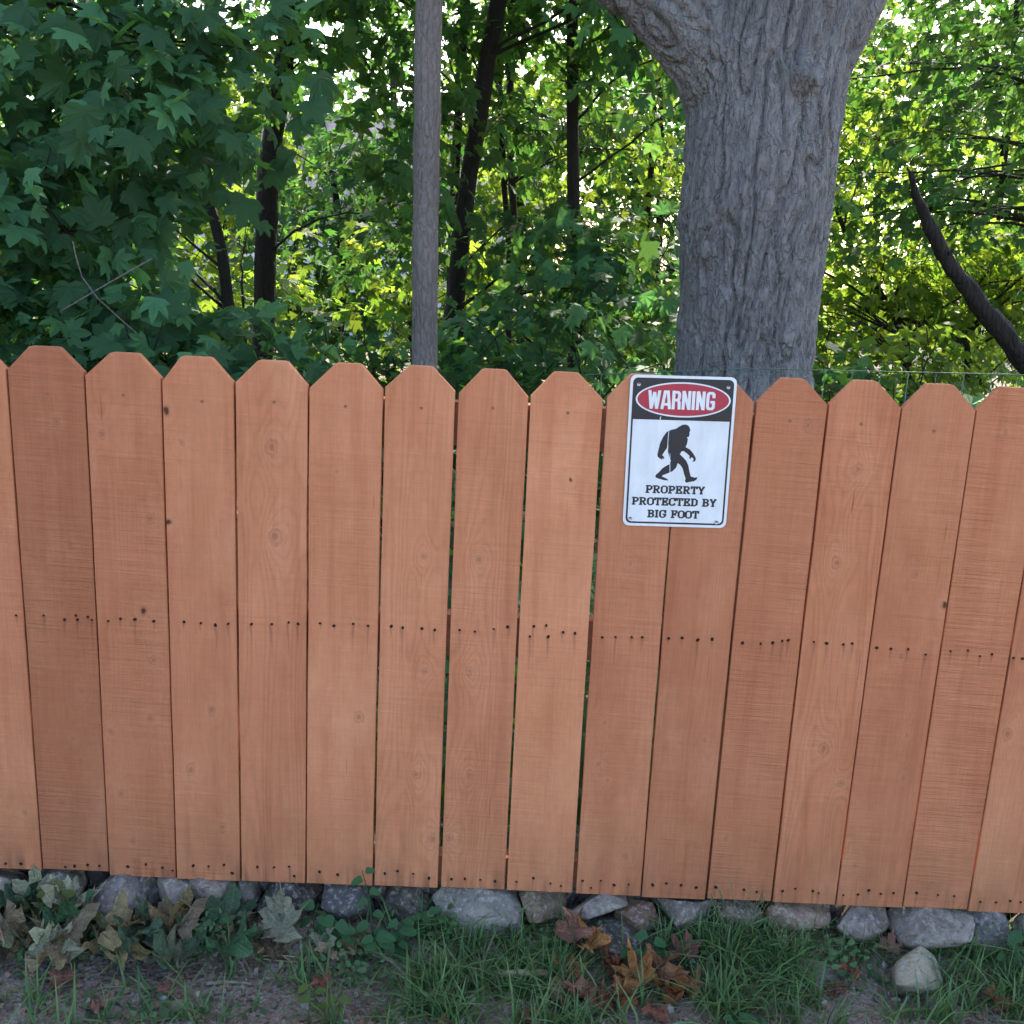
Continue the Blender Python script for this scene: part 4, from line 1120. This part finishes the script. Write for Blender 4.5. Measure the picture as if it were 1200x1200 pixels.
# pebbles and crumbs lying on the soil
mb_v, mb_f, b = [], [], 0
pv, pf = ico(1)
for i in range(1500):
    x, y = rng.uniform(-.3, 2.4), rng.uniform(-.5, .02)
    s = rng.choice([.0015, .0025, .0045, .009], p=[.4, .33, .2, .07])
    v = pv * rng.uniform(.6, 1.3, 3) * s * (1 + .2 * rng.normal(size=(len(pv), 1))) + np.array([x, y, ground_z(x, y) + s * .3])
    mb_v.append(v); mb_f.append(pf + b); b += len(v)
g = G('pebble'); r = g.island()
g.bsdf(g.ramp(r, [(0, (.10, .085, .07)), (.6, (.22, .20, .18)), (.9, (.34, .32, .3)), (1, (.6, .58, .55))]), .8, .3)
tag(obj('pebbles', new_mesh('pebbles', np.concatenate(mb_v), np.concatenate(mb_f), g.mat)), 'small pebbles and crumbs scattered on the bare soil', 'gravel', kind='stuff')

# ------------------------------------------------------------------ grass
def blades(name, spots, mat, hmin, hmax, wmin, wmax, lean=0.6):
    """spots: (x, y, z, crowding direction x, y)"""
    n = len(spots)
    S = np.array(spots, float)
    H = rng.uniform(hmin, hmax, n) * rng.uniform(.6, 1, n)
    W = rng.uniform(wmin, wmax, n)
    a = rng.uniform(0, 2 * np.pi, n)
    D = np.stack([np.cos(a), np.sin(a), 0 * a], 1) * rng.uniform(.15, lean, n)[:, None] * 1.3 + S[:, 3:4] * np.array([1, 0, 0]) + S[:, 4:5] * np.array([0, 1, 0])
    Q = np.stack([-D[:, 1], D[:, 0], 0 * a], 1); Q /= np.linalg.norm(Q, axis=1)[:, None] + 1e-6
    tw = rng.normal(0, .35, n)
    ts = np.array([0, .3, .6, .85, 1.0])
    V = []
    for t in ts:
        c = S[:, :3] + D * (H * t ** 1.6)[:, None] + np.array([0, 0, 1]) * (H * (t - .42 * t * t * np.linalg.norm(D, axis=1)))[:, None]
        w = (W * (1 - .85 * t ** 1.7) * .5)[:, None]
        q = Q + np.array([0, 0, 1]) * (tw * t)[:, None]
        V += [c - q * w, c + q * w] if t < 1 else [c]
    V = np.stack(V, 1)
    k = V.shape[1]
    f4 = np.array([(0, 1, 3, 2), (2, 3, 5, 4), (4, 5, 7, 6)]); f3 = np.array([(6, 7, 8)])
    base = (np.arange(n) * k)[:, None, None]
    tri = np.concatenate([f4[:, [0, 1, 2]], f4[:, [0, 2, 3]], f3])
    F = (tri[None] + base).reshape(-1, 3)
    return obj(name, new_mesh(name, V.reshape(-1, 3), F, mat, True))

M_grass = leaf_mat('grass_blade', (0.115, 0.205, 0.078), (0.18, 0.33, 0.08), 0.3, 0.03, 0.4, 0.5, 0.3)
M_grassdry = leaf_mat('dry_grass_blade', (0.26, 0.21, 0.13), (0.25, 0.2, 0.1), 0.2, 0.02, 0.3, 0.7, 0.2)
def tufts(patches):
    out = []
    for (x, y, rx, ry, n) in patches:
        k = max(1, n // 9)
        cx = x + rng.normal(0, .5, k) * rx; cy = y + rng.normal(0, .5, k) * ry
        for i in range(n):
            j = rng.integers(k)
            px, py = cx[j] + rng.normal(0, .008), cy[j] + rng.normal(0, .008)
            thin = .7 if (1.16 < px < 1.40 and -.24 < py < -.05) else .75 if (1.64 < px < 1.80 and py < -.09) else .55 if (px < .78 and py > -.32) else 0
            if rng.random() < thin: continue
            if -.9 < py < .03: out.append((px, py, ground_z(px, py) - .004, rng.normal(0, .1), rng.normal(-.1, .12)))
    return out
PATCH = [(1.0, -.02, .25, .03, 200), (1.5, -.01, .15, .02, 120), (2.0, -.01, .2, .02, 120), (1.22, -.08, .10, .05, 90), (.55, -.16, .25, .08, 110), (.2, -.24, .25, .05, 120), (1.70, -.22, .2, .05, 120),
         (.95, -.09, .20, .09, 520), (.86, -.20, .12, .08, 260), (1.10, -.12, .12, .10, 330), (1.20, -.20, .12, .07, 200), (1.02, -.26, .16, .06, 260),
         (1.50, -.05, .13, .07, 460), (1.55, -.13, .16, .09, 420), (1.42, -.17, .10, .07, 180), (1.62, -.02, .10, .03, 130), (2.02, -.05, .16, .08, 380), (2.12, -.13, .14, .08, 240), (1.95, -.16, .16, .05, 170), (1.75, -.03, .05, .03, 60),
         (.38, -.27, .10, .03, 80), (.70, -.27, .12, .04, 110), (.16, -.29, .1, .03, 30), (.72, -.03, .10, .03, 60), (1.34, -.03, .04, .02, 40), (1.80, -.18, .1, .04, 90),
         (.3, -.45, .5, .10, 500), (1.2, -.45, .6, .10, 900), (2.0, -.4, .4, .12, 600), (-.4, -.3, .2, .2, 150), (2.6, -.2, .25, .2, 400)]
tag(blades('grass', tufts(PATCH), M_grass, .050, .150, .0026, .0062, 0.95), 'dark green grass growing in tufts before the stones', 'grass', kind='stuff')
PD = [(.95, -.12, .25, .1, 190), (1.5, -.1, .2, .1, 150), (2.0, -.1, .2, .1, 130), (.55, -.12, .25, .06, 90), (1.3, -.25, .4, .05, 90), (.15, -.1, .2, .1, 50)]
tag(blades('dry_grass', tufts(PD), M_grassdry, .04, .10, .0012, .0026, 1.0), 'thin straw coloured dry grass among the green tufts', 'dry grass', kind='stuff')

# tall grass with feathery seed heads
def seed_grass(label, x, y, n, h):
    root = empty('seed_grass', (x, y, ground_z(x, y)))
    tag(root, label, 'plant', 'flowering grasses by the fence')
    mb, ms = MB(), MB()
    for i in range(n):
        a = rng.uniform(0, 6.28); L = h * rng.uniform(.7, 1.1)
        e = np.array([x + math.cos(a) * L * .35, y + math.sin(a) * L * .12 - .02, L]); s = np.array([x + rng.normal(0, .01), y + rng.normal(0, .006), 0])
        p = spline([s, (s + e) / 2 + [0, 0, L * .1], e], 6)
        mb.tube(p, .0007, 3, False)
        for k in range(26):
            t = rng.uniform(.68, 1); c = p[0] * 0 + np.array([np.interp(t, np.linspace(0, 1, 6), p[:, j]) for j in range(3)])
            d = rng.normal(0, .009, 3) * (1.15 - t) * 2.2
            q = c + d
            ms.add([q, q + [.0012, 0, .001], q + [.0004, .0004, .0035]], [(0, 1, 2)])
    obj('stalk', mb.build('stalk', M_grass), root)
    o = obj('seed_head', ms.build('seed_head', leaf_mat('seed', (.30, .30, .20), (.3, .3, .15), .3)), root); o['kind'] = 'stuff'
seed_grass('feathery seed heads of tall grass standing against the fence boards', 1.485, -.035, 12, .19)
seed_grass('sparse pale seed heads leaning beside the brown flat stone', 1.60, -.06, 6, .15)
seed_grass('fine flowering grass beside the flat grey stone', .055, -.03, 8, .15)

# ------------------------------------------------------------------ leafy weeds
OV = [(0, 1), (14, .86), (28, .66), (48, .5), (80, .40), (115, .30), (150, .16)]
T_OV = leaf_template(OV, .5, .18, .25)
def weed(label, x, y, stems, leaf_size, n_leaf, mat, group='leafy weeds at the foot of the fence', tmpl=T_OV):
    z = ground_z(x, y)
    root = empty('weed', (x, y, z))
    tag(root, label, 'weed', group)
    mb = MB(); lv = []
    for st_ in stems:
        p = spline([np.array(q) for q in st_], 10)
        mb.tube(p, np.linspace(.0019, .0009, 10), 4, False)
        for k in range(n_leaf):
            t = (k + 1) / n_leaf
            c = np.array([np.interp(t, np.linspace(0, 1, 10), p[:, j]) for j in range(3)])
            sd = 1 if k % 2 else -1
            d = np.array([sd * rng.uniform(.5, 1), rng.uniform(-.8, -.1), rng.uniform(-.15, .4)])
            lv.append((c + d * .012, np.array([rng.normal(0, .3), -.55 + rng.normal(0, .3), .8]), d, leaf_size * rng.uniform(.6, 1.15)))
    obj('stem', mb.build('stem', mat), root)
    tv, tf = tmpl
    me = weed_mesh.setdefault((mat.name, len(tv)), new_mesh('leaf', tv, tf, mat))
    for c, N, T, s in lv:
        Rm = frames(N[None], T[None])[0]
        M4 = Matrix.Identity(4)
        for i in range(3):
            for j in range(3): M4[i][j] = float(Rm[i][j] * s)
            M4[i][3] = float(c[i])
        o = bpy.data.objects.new('leaf', me); COL.objects.link(o); o.parent = root
        o.matrix_parent_inverse = Matrix.Translation(-Vector(root.location)); o.matrix_basis = M4
weed_mesh = {}
M_weed = leaf_mat('weed_leaf', (.058, .15, .062), (.16, .32, .06), .3, .02, .25)
M_weed2 = leaf_mat('weed_leaf_yellow', (.13, .18, .045), (.3, .35, .06), .3, .03, .3)
weed('climbing weed with pointed heart shaped leaves reaching up the boards', .72, -.04, [[(.72, -.04, 0), (.715, -.05, .07), (.705, -.035, .13), (.690, -.03, .185)], [(.74, -.05, 0), (.77, -.07, .05), (.78, -.06, .10)], [(.70, -.05, 0), (.66, -.07, .05), (.64, -.06, .085)], [(.74, -.04, 0), (.80, -.05, .07), (.83, -.04, .10)], [(.72, -.06, 0), (.74, -.09, .05), (.73, -.09, .075)]], .031, 8, M_weed)
weed('yellowish leafy weed sprouting beside the speckled boulder', .075, -.05, [[(.075, -.05, 0), (.06, -.06, .07), (.055, -.05, .12)], [(.08, -.06, 0), (.11, -.08, .05), (.12, -.07, .09)], [(.06, -.05, 0), (.02, -.07, .05), (.0, -.06, .08)]], .034, 7, M_weed2)
weed('small green weed growing between the cracked brown stone and pale flat stone', .33, -.03, [[(.33, -.03, 0), (.32, -.05, .05), (.30, -.05, .08)], [(.34, -.03, 0), (.37, -.05, .05), (.39, -.05, .07)]], .026, 6, M_weed)
weed('small green weed before the dark bluish stone', .60, -.03, [[(.60, -.03, 0), (.59, -.04, .06), (.60, -.04, .11)], [(.61, -.04, 0), (.64, -.06, .05), (.65, -.06, .07)]], .030, 5, M_weed)
weed('round leaved weed at the foot of the dark slate grey stone', 2.10, -.03, [[(2.10, -.03, 0), (2.11, -.04, .06), (2.10, -.03, .12)], [(2.1, -.04, 0), (2.07, -.06, .05), (2.06, -.06, .08)]], .030, 6, M_weed)
weed('low broad leaved weed sitting in the grass before the tall tuft', 1.47, -.21, [[(1.47, -.21, 0), (1.46, -.23, .02), (1.45, -.24, .03)], [(1.47, -.21, 0), (1.49, -.23, .02), (1.50, -.24, .03)]], .026, 5, M_weed)
weed('small weed on the bare soil before the wilted leaves', .64, -.22, [[(.64, -.22, 0), (.63, -.23, .03), (.62, -.23, .06)], [(.65, -.22, 0), (.67, -.24, .03), (.68, -.24, .05)]], .020, 5, M_weed2)
weed('small weed beside the reddish wedge stone', 1.30, -.06, [[(1.30, -.06, 0), (1.31, -.07, .05), (1.30, -.07, .09)], [(1.30, -.06, 0), (1.27, -.08, .04), (1.26, -.08, .06)]], .026, 5, M_weed)

# low creeping weeds, too many and too small to count
xs_, ys_, zs_ = [], [], []
for (x, y, rx, ry, n, h) in ((.06, -.07, .12, .06, 420, .07), (.36, -.05, .10, .04, 240, .06), (.66, -.12, .12, .06, 260, .04), (.30, -.26, .2, .03, 150, .02), (1.12, -.05, .05, .03, 90, .05), (1.72, -.06, .08, .05, 160, .05), (2.12, -.04, .06, .03, 140, .07), (.85, -.02, .06, .03, 140, .06), (1.38, -.10, .08, .06, 120, .03)):
    a, b = rng.normal(x, rx * .6, n), rng.normal(y, ry * .6, n)
    xs_.append(a); ys_.append(np.minimum(b, .0)); zs_.append(np.array([ground_z(p, q) for p, q in zip(a, b)]) + h * rng.uniform(0, 1, n) ** 1.6 + .003)
P = np.stack([np.concatenate(xs_), np.concatenate(ys_), np.concatenate(zs_)], 1)
n_ = len(P)
R = frames(np.array([0, -.4, .8]) + rng.normal(0, .45, (n_, 3)), rng.normal(0, 1, (n_, 3)))
M_creep = leaf_mat('creeping_weed_leaf', (.095, .165, .075), (.18, .30, .08), .3, .035, .4)
tag(obj('creeping_weeds', leaves_mesh('creeping_weeds', P, R, rng.uniform(.006, .017, n_), T_OV, M_creep)), 'low creeping small leaved weeds at the foot of the stones', 'weeds', kind='stuff')

# ------------------------------------------------------------------ fallen leaves
def dry_leaf_mat(name, c1, c2):
    g = G(name)
    p = g.co(); r = g.info('Random'); s = g.xyz(p)
    n = g.noise(p, 3.2, 4, .6); n2 = g.noise(p, 11, 4, .6)
    ang = g.m('ARCTAN2', s[0], s[1])
    vein = g.m('ABSOLUTE', g.m('SINE', g.mul(ang, 3.75)))
    vein = g.remap(vein, 0.0, 0.10, 0.5, 0.0)
    c = g.mix(g.remap(n, .3, .7), c1, c2)
    c = g.hsv(c, g.remap(r, 0, 1, .485, .515), g.remap(r, 0, 1, .8, 1.15), g.mul(g.remap(n2, .3, .7, .75, 1.25), g.remap(g.m('FRACT', g.mul(r, 7.3)), 0, 1, .75, 1.25)))
    c = g.mix(vein, c, tuple(min(1, q * 1.7 + .02) for q in c2))
    g.leaf(c, c, .15, .6, .25, g.bump(g.add(n2, g.mul(vein, .8)), .6, .05))
    return g.mat
M_wilt = dry_leaf_mat('wilted_green_leaf', (.135, .155, .075), (.225, .225, .12))
M_wiltd = dry_leaf_mat('fresh_fallen_leaf', (.052, .115, .055), (.082, .15, .075))
M_pale = dry_leaf_mat('pale_leaf_underside', (.31, .33, .185), (.41, .41, .26))
M_olive = dry_leaf_mat('olive_dry_leaf', (.24, .175, .095), (.34, .27, .155))
M_brown = dry_leaf_mat('brown_dry_leaf', (.33, .135, .070), (.47, .235, .135))
M_rust = dry_leaf_mat('rust_dry_leaf', (.24, .085, .05), (.36, .145, .09))

def crumpled(name, mat, seed, amt):
    """a maple leaf with a ring of inner points, crumpled"""
    r = np.random.default_rng(seed)
    half = HALF_HI
    ang = [a for a, q in half] + [-a for a, q in half[:0:-1]]
    rr = np.array([q for a, q in half] + [q for a, q in half[:0:-1]]) * (1 + .06 * r.normal(size=len(ang)))
    rings = [.33, .66, 1.0]
    v = [(0, 0, 0)]
    off = r.uniform(0, 40)
    fa = r.uniform(0, 6.28); fold = r.uniform(.2, 1.0) * amt
    for t in rings:
        for a, q in zip(ang, rr):
            x, y = math.sin(rad(a)) * q * t, math.cos(rad(a)) * q * t
            z = amt * .33 * noise.noise(Vector((x * 2.2 + off, y * 2.2, 0))) + amt * .13 * noise.noise(Vector((x * 6 + off, y * 6, 3)))
            d = x * math.cos(fa) + (y - .35) * math.sin(fa)
            z += fold * abs(d) * .55 + amt * .22 * (t ** 3) * math.sin(a * .09 + off)
            v.append((x * (1 - .15 * fold), y, z))
    n = len(ang)
    f = [(0, 1 + (i + 1) % n, 1 + i) for i in range(n)]
    for k in range(2):
        for i in range(n):
            j = (i + 1) % n
            f.append((1 + k * n + i, 1 + k * n + j, 1 + (k + 1) * n + j, 1 + (k + 1) * n + i))
    v = np.array(v); v[:, 2] -= v[:, 2].min()
    sv, sf = tube([(0, 0, v[0][2]), (.04, -.35, v[0][2] + .08), (-.03, -.75, v[0][2] + .02)], [.014, .011, .012], 4, False)
    b = len(v)
    return new_mesh(name, np.concatenate([v, sv]), f + [tuple(q + b for q in t) for t in sf], mat, True)
LEAFSET = {}
def fallen(label, mat, x, y, dz, size, spin, tilt, amt, seed, group):
    key = (mat.name, seed % 6, round(amt, 1))
    if key not in LEAFSET: LEAFSET[key] = crumpled('fallen_leaf', mat, seed, amt)
    o = obj('fallen_leaf', LEAFSET[key], None, (x, y, ground_z(x, y) + .003 + dz))
    o.rotation_euler = (rad(tilt), rad(rng.uniform(-14, 14)), rad(spin)); o.scale = (size, size, size)
    tag(o, label, 'leaf', group)
GA, GB, GC = 'wilted green leaves heaped below the stones', 'dry brown leaves on the ground', 'olive dry leaves in the heap'
L1 = 'wilted grey green maple leaf in the heap below the speckled boulder'
# large single ones first
fallen('large dark green folded leaf lying on the soil below the cracked brown stone', M_wiltd, .335, -.120, .012, .108, 100, 24, .8, 1, 'large dark green fallen leaves')
fallen('large dark green creased leaf touching the dry stems', M_wiltd, .430, -.130, .012, .108, -80, 22, .8, 2, 'large dark green fallen leaves')
fallen('tall pale green leaf leaning on the large dark stone', M_pale, .535, -.055, .022, .088, -25, 56, 1.0, 3, GA)
fallen('dark green leaf standing upright against the pale flat stone', M_wiltd, .405, -.035, .022, .085, 15, 66, .7, 4, 'large dark green fallen leaves')
fallen('pale wilted leaf leaning beside the flat grey stone', M_pale, .045, -.085, .015, .075, 40, 42, .7, 5, GA)
fallen('pale upright leaf against the board foot beside the yellowish weed', M_pale, -.005, -.015, .045, .070, 10, 62, .6, 0, GA)
fallen('small pale leaf between the dark stone and the climbing weed', M_pale, .615, -.075, .012, .050, -60, 30, .8, 1, GA)
fallen('crumpled tan leaf resting on the tan rounded stone', M_brown, 1.140, -.050, .044, .062, 30, 48, 1.4, 1, GB)
fallen('crumpled tan leaf hanging over the dark grey stone', M_brown, 1.190, -.072, .026, .054, -40, 40, 1.5, 2, GB)
fallen('large curled brown leaf beside the dark grey stone', M_brown, 1.275, -.130, .014, .070, 20, 35, 1.5, 3, GB)
fallen('brown curled leaf overlapping the large curled one', M_brown, 1.330, -.128, .016, .064, -50, 40, 1.5, 4, GB)
fallen('thin brown leaf right of the dry heap, below the grey stone', M_rust, 1.385, -.060, .012, .050, -20, 45, .9, 5, GB)
fallen('dark rust leaf at the lower end of the brown heap', M_rust, 1.300, -.205, .004, .042, 160, 10, .9, 0, GB)
fallen('tiny dark rust leaf right below the brown heap', M_rust, 1.345, -.175, .004, .034, 60, 15, .9, 1, GB)
fallen('rusty brown leaf among the grass tufts below the broad pale block', M_rust, 1.235, -.100, .006, .046, 110, 25, .9, 2, GB)
fallen('curled orange brown leaf standing on the soil left of the grass', M_brown, .872, -.205, .006, .040, 10, 55, 1.0, 3, GB)
fallen('orange brown leaf lying below the standing curled one', M_brown, .892, -.262, .004, .036, 140, 12, .8, 4, GB)
fallen('brown leaf half hidden in grass below the pale thick stick', M_rust, 1.060, -.245, .004, .038, 80, 15, .9, 5, GB)
fallen('narrow brown leaf poking out of grass right of the white rock', M_brown, 2.005, -.155, .006, .046, 30, 40, 1.0, 0, GB)
fallen('yellow brown leaf in grass below the dark slate stone', M_olive, 2.085, -.115, .008, .040, 10, 55, .9, 1, GB)
fallen('small brown leaf between grass and the white rock', M_rust, 1.730, -.085, .004, .040, 90, 15, .9, 2, GB)
fallen('pinkish brown leaf behind the white rock', M_brown, 1.825, -.030, .015, .040, -30, 35, .9, 3, GB)
fallen('brown leaf on the soil left of the white rock', M_rust, 1.685, -.120, .003, .042, 200, 8, .8, 4, GB)
fallen('rust red leaf on the soil below the wilted heap', M_rust, .128, -.200, .003, .045, 70, 10, .8, 5, GB)
fallen('brown leaf on bare soil below the large dark green folded leaf', M_brown, .330, -.205, .003, .036, 20, 10, .8, 0, GB)
fallen('dark rust leaf on soil right of the dry stems', M_rust, .640, -.175, .004, .040, 120, 15, .9, 1, GB)
fallen('small brown leaf on bare soil below the short pale stick', M_brown, .215, -.262, .003, .032, 250, 12, .8, 2, GB)
rngs = np.random.default_rng(77)
for i in range(40):
    x = rngs.uniform(-.08, .33); y = rngs.uniform(-.165, -.030)
    kind = [M_wilt, M_olive, M_pale, M_wilt, M_olive, M_wiltd][i % 6]
    fallen(L1 if kind in (M_wilt, M_pale, M_wiltd) else 'dry olive brown maple leaf in the heap below the speckled boulder', kind, x, y, rngs.uniform(.0, .040), rngs.uniform(.050, .098), rngs.uniform(0, 360), rngs.uniform(5, 45), rngs.choice([1.0, 1.4]), i, GA if kind in (M_wilt, M_pale, M_wiltd) else GC)
for i in range(14):
    x = rngs.uniform(.34, .70); y = rngs.uniform(-.10, -.02)
    fallen('dry olive leaf scrap lying before the dark stones', M_olive, x, y, rngs.uniform(0, .02), rngs.uniform(.03, .05), rngs.uniform(0, 360), rngs.uniform(5, 45), .9, i, 'olive scraps before the dark stones')
for i in range(18):
    x = rngs.uniform(1.10, 1.40); y = rngs.uniform(-.20, -.05)
    fallen('brown leaf scrap of the dry heap below the sign', M_rust if i % 2 else M_brown, x, y, rngs.uniform(0, .016), rngs.uniform(.032, .058), rngs.uniform(0, 360), rngs.uniform(5, 50), .9, i, 'brown scraps below the sign')

# litter: torn scraps of dry leaves and straw strewn on the soil
n_ = 2600
x = np.concatenate([rng.normal(.3, .3, 1300), rng.uniform(-.3, 2.4, 1300)]); y = rng.uniform(-.42, .01, n_)
P = np.stack([x, y, np.array([ground_z(a, b) for a, b in zip(x, y)]) + rng.uniform(.002, .008, n_)], 1)
R = frames(np.array([0, -.1, 1]) + rng.normal(0, .45, (n_, 3)), rng.normal(0, 1, (n_, 3)))
g = G('leaf_litter'); r = g.island()
g.bsdf(g.ramp(r, [(0, (.10, .07, .05)), (.35, (.20, .15, .10)), (.6, (.27, .16, .11)), (.85, (.17, .17, .11)), (1, (.40, .34, .26))]), .85, .15)
lt = (T_XS[0] * np.array([.7, 1, 1]), T_XS[1])
tag(obj('leaf_litter', leaves_mesh('leaf_litter', P, R, rng.uniform(.004, .016, n_), lt, g.mat)), 'torn brown scraps of dry leaves strewn on the soil', 'leaf litter', kind='stuff')

# ------------------------------------------------------------------ sticks and stems
M_stick = plain('weathered_stick', (.20, .165, .135), .85, .2, 0, .3, 60)
M_straw = plain('straw_stem', (.33, .26, .17), .8, .2, 0, .2, 60)
def stick(name, label, pts_, r0, r1, mat, group=None):
    p = wander([np.array([a, b, ground_z(a, b) + c]) for a, b, c in pts_], 12, .0012)
    v, f = tube(p, np.linspace(r0, r1, 12), 6, True, .12)
    tag(obj(name, new_mesh(name, v, f, mat, True)), label, 'stick', group)
stick('stick', 'grey curved twig below the climbing weed', [(.66, -.085, .012), (.73, -.085, .016), (.83, -.125, .010)], .0042, .0022, M_stick)
stick('stick', 'pale thick stick half buried in the grass', [(.985, -.13, .028), (1.02, -.132, .032), (1.09, -.128, .030)], .0065, .0075, M_straw)
stick('stick', 'whitish stick lying on soil below the dark green leaves', [(.40, -.175, .006), (.44, -.172, .008), (.49, -.168, .006)], .0045, .0035, M_stick)
stick('stick', 'short pale stick on the soil below the wilted heap', [(.275, -.185, .006), (.30, -.188, .007), (.325, -.187, .006)], .0040, .0032, M_straw)
for a in ([(.49, -.10, .010), (.56, -.105, .018), (.64, -.115, .010)], [(.48, -.105, .008), (.57, -.115, .014), (.63, -.125, .008)], [(.52, -.085, .014), (.56, -.115, .016), (.60, -.145, .006)]):
    stick('dry_stem', 'thin straw coloured stem lying in the bundle before the dark stones', a, .0017, .0010, M_straw, 'dry stems before the dark stones')
stick('dry_stem', 'thin upright dead stalk before the boards above the purplish slanted stone', [(1.77, -.03, 0), (1.765, -.03, .08), (1.755, -.028, .165)], .0010, .0006, M_stick)
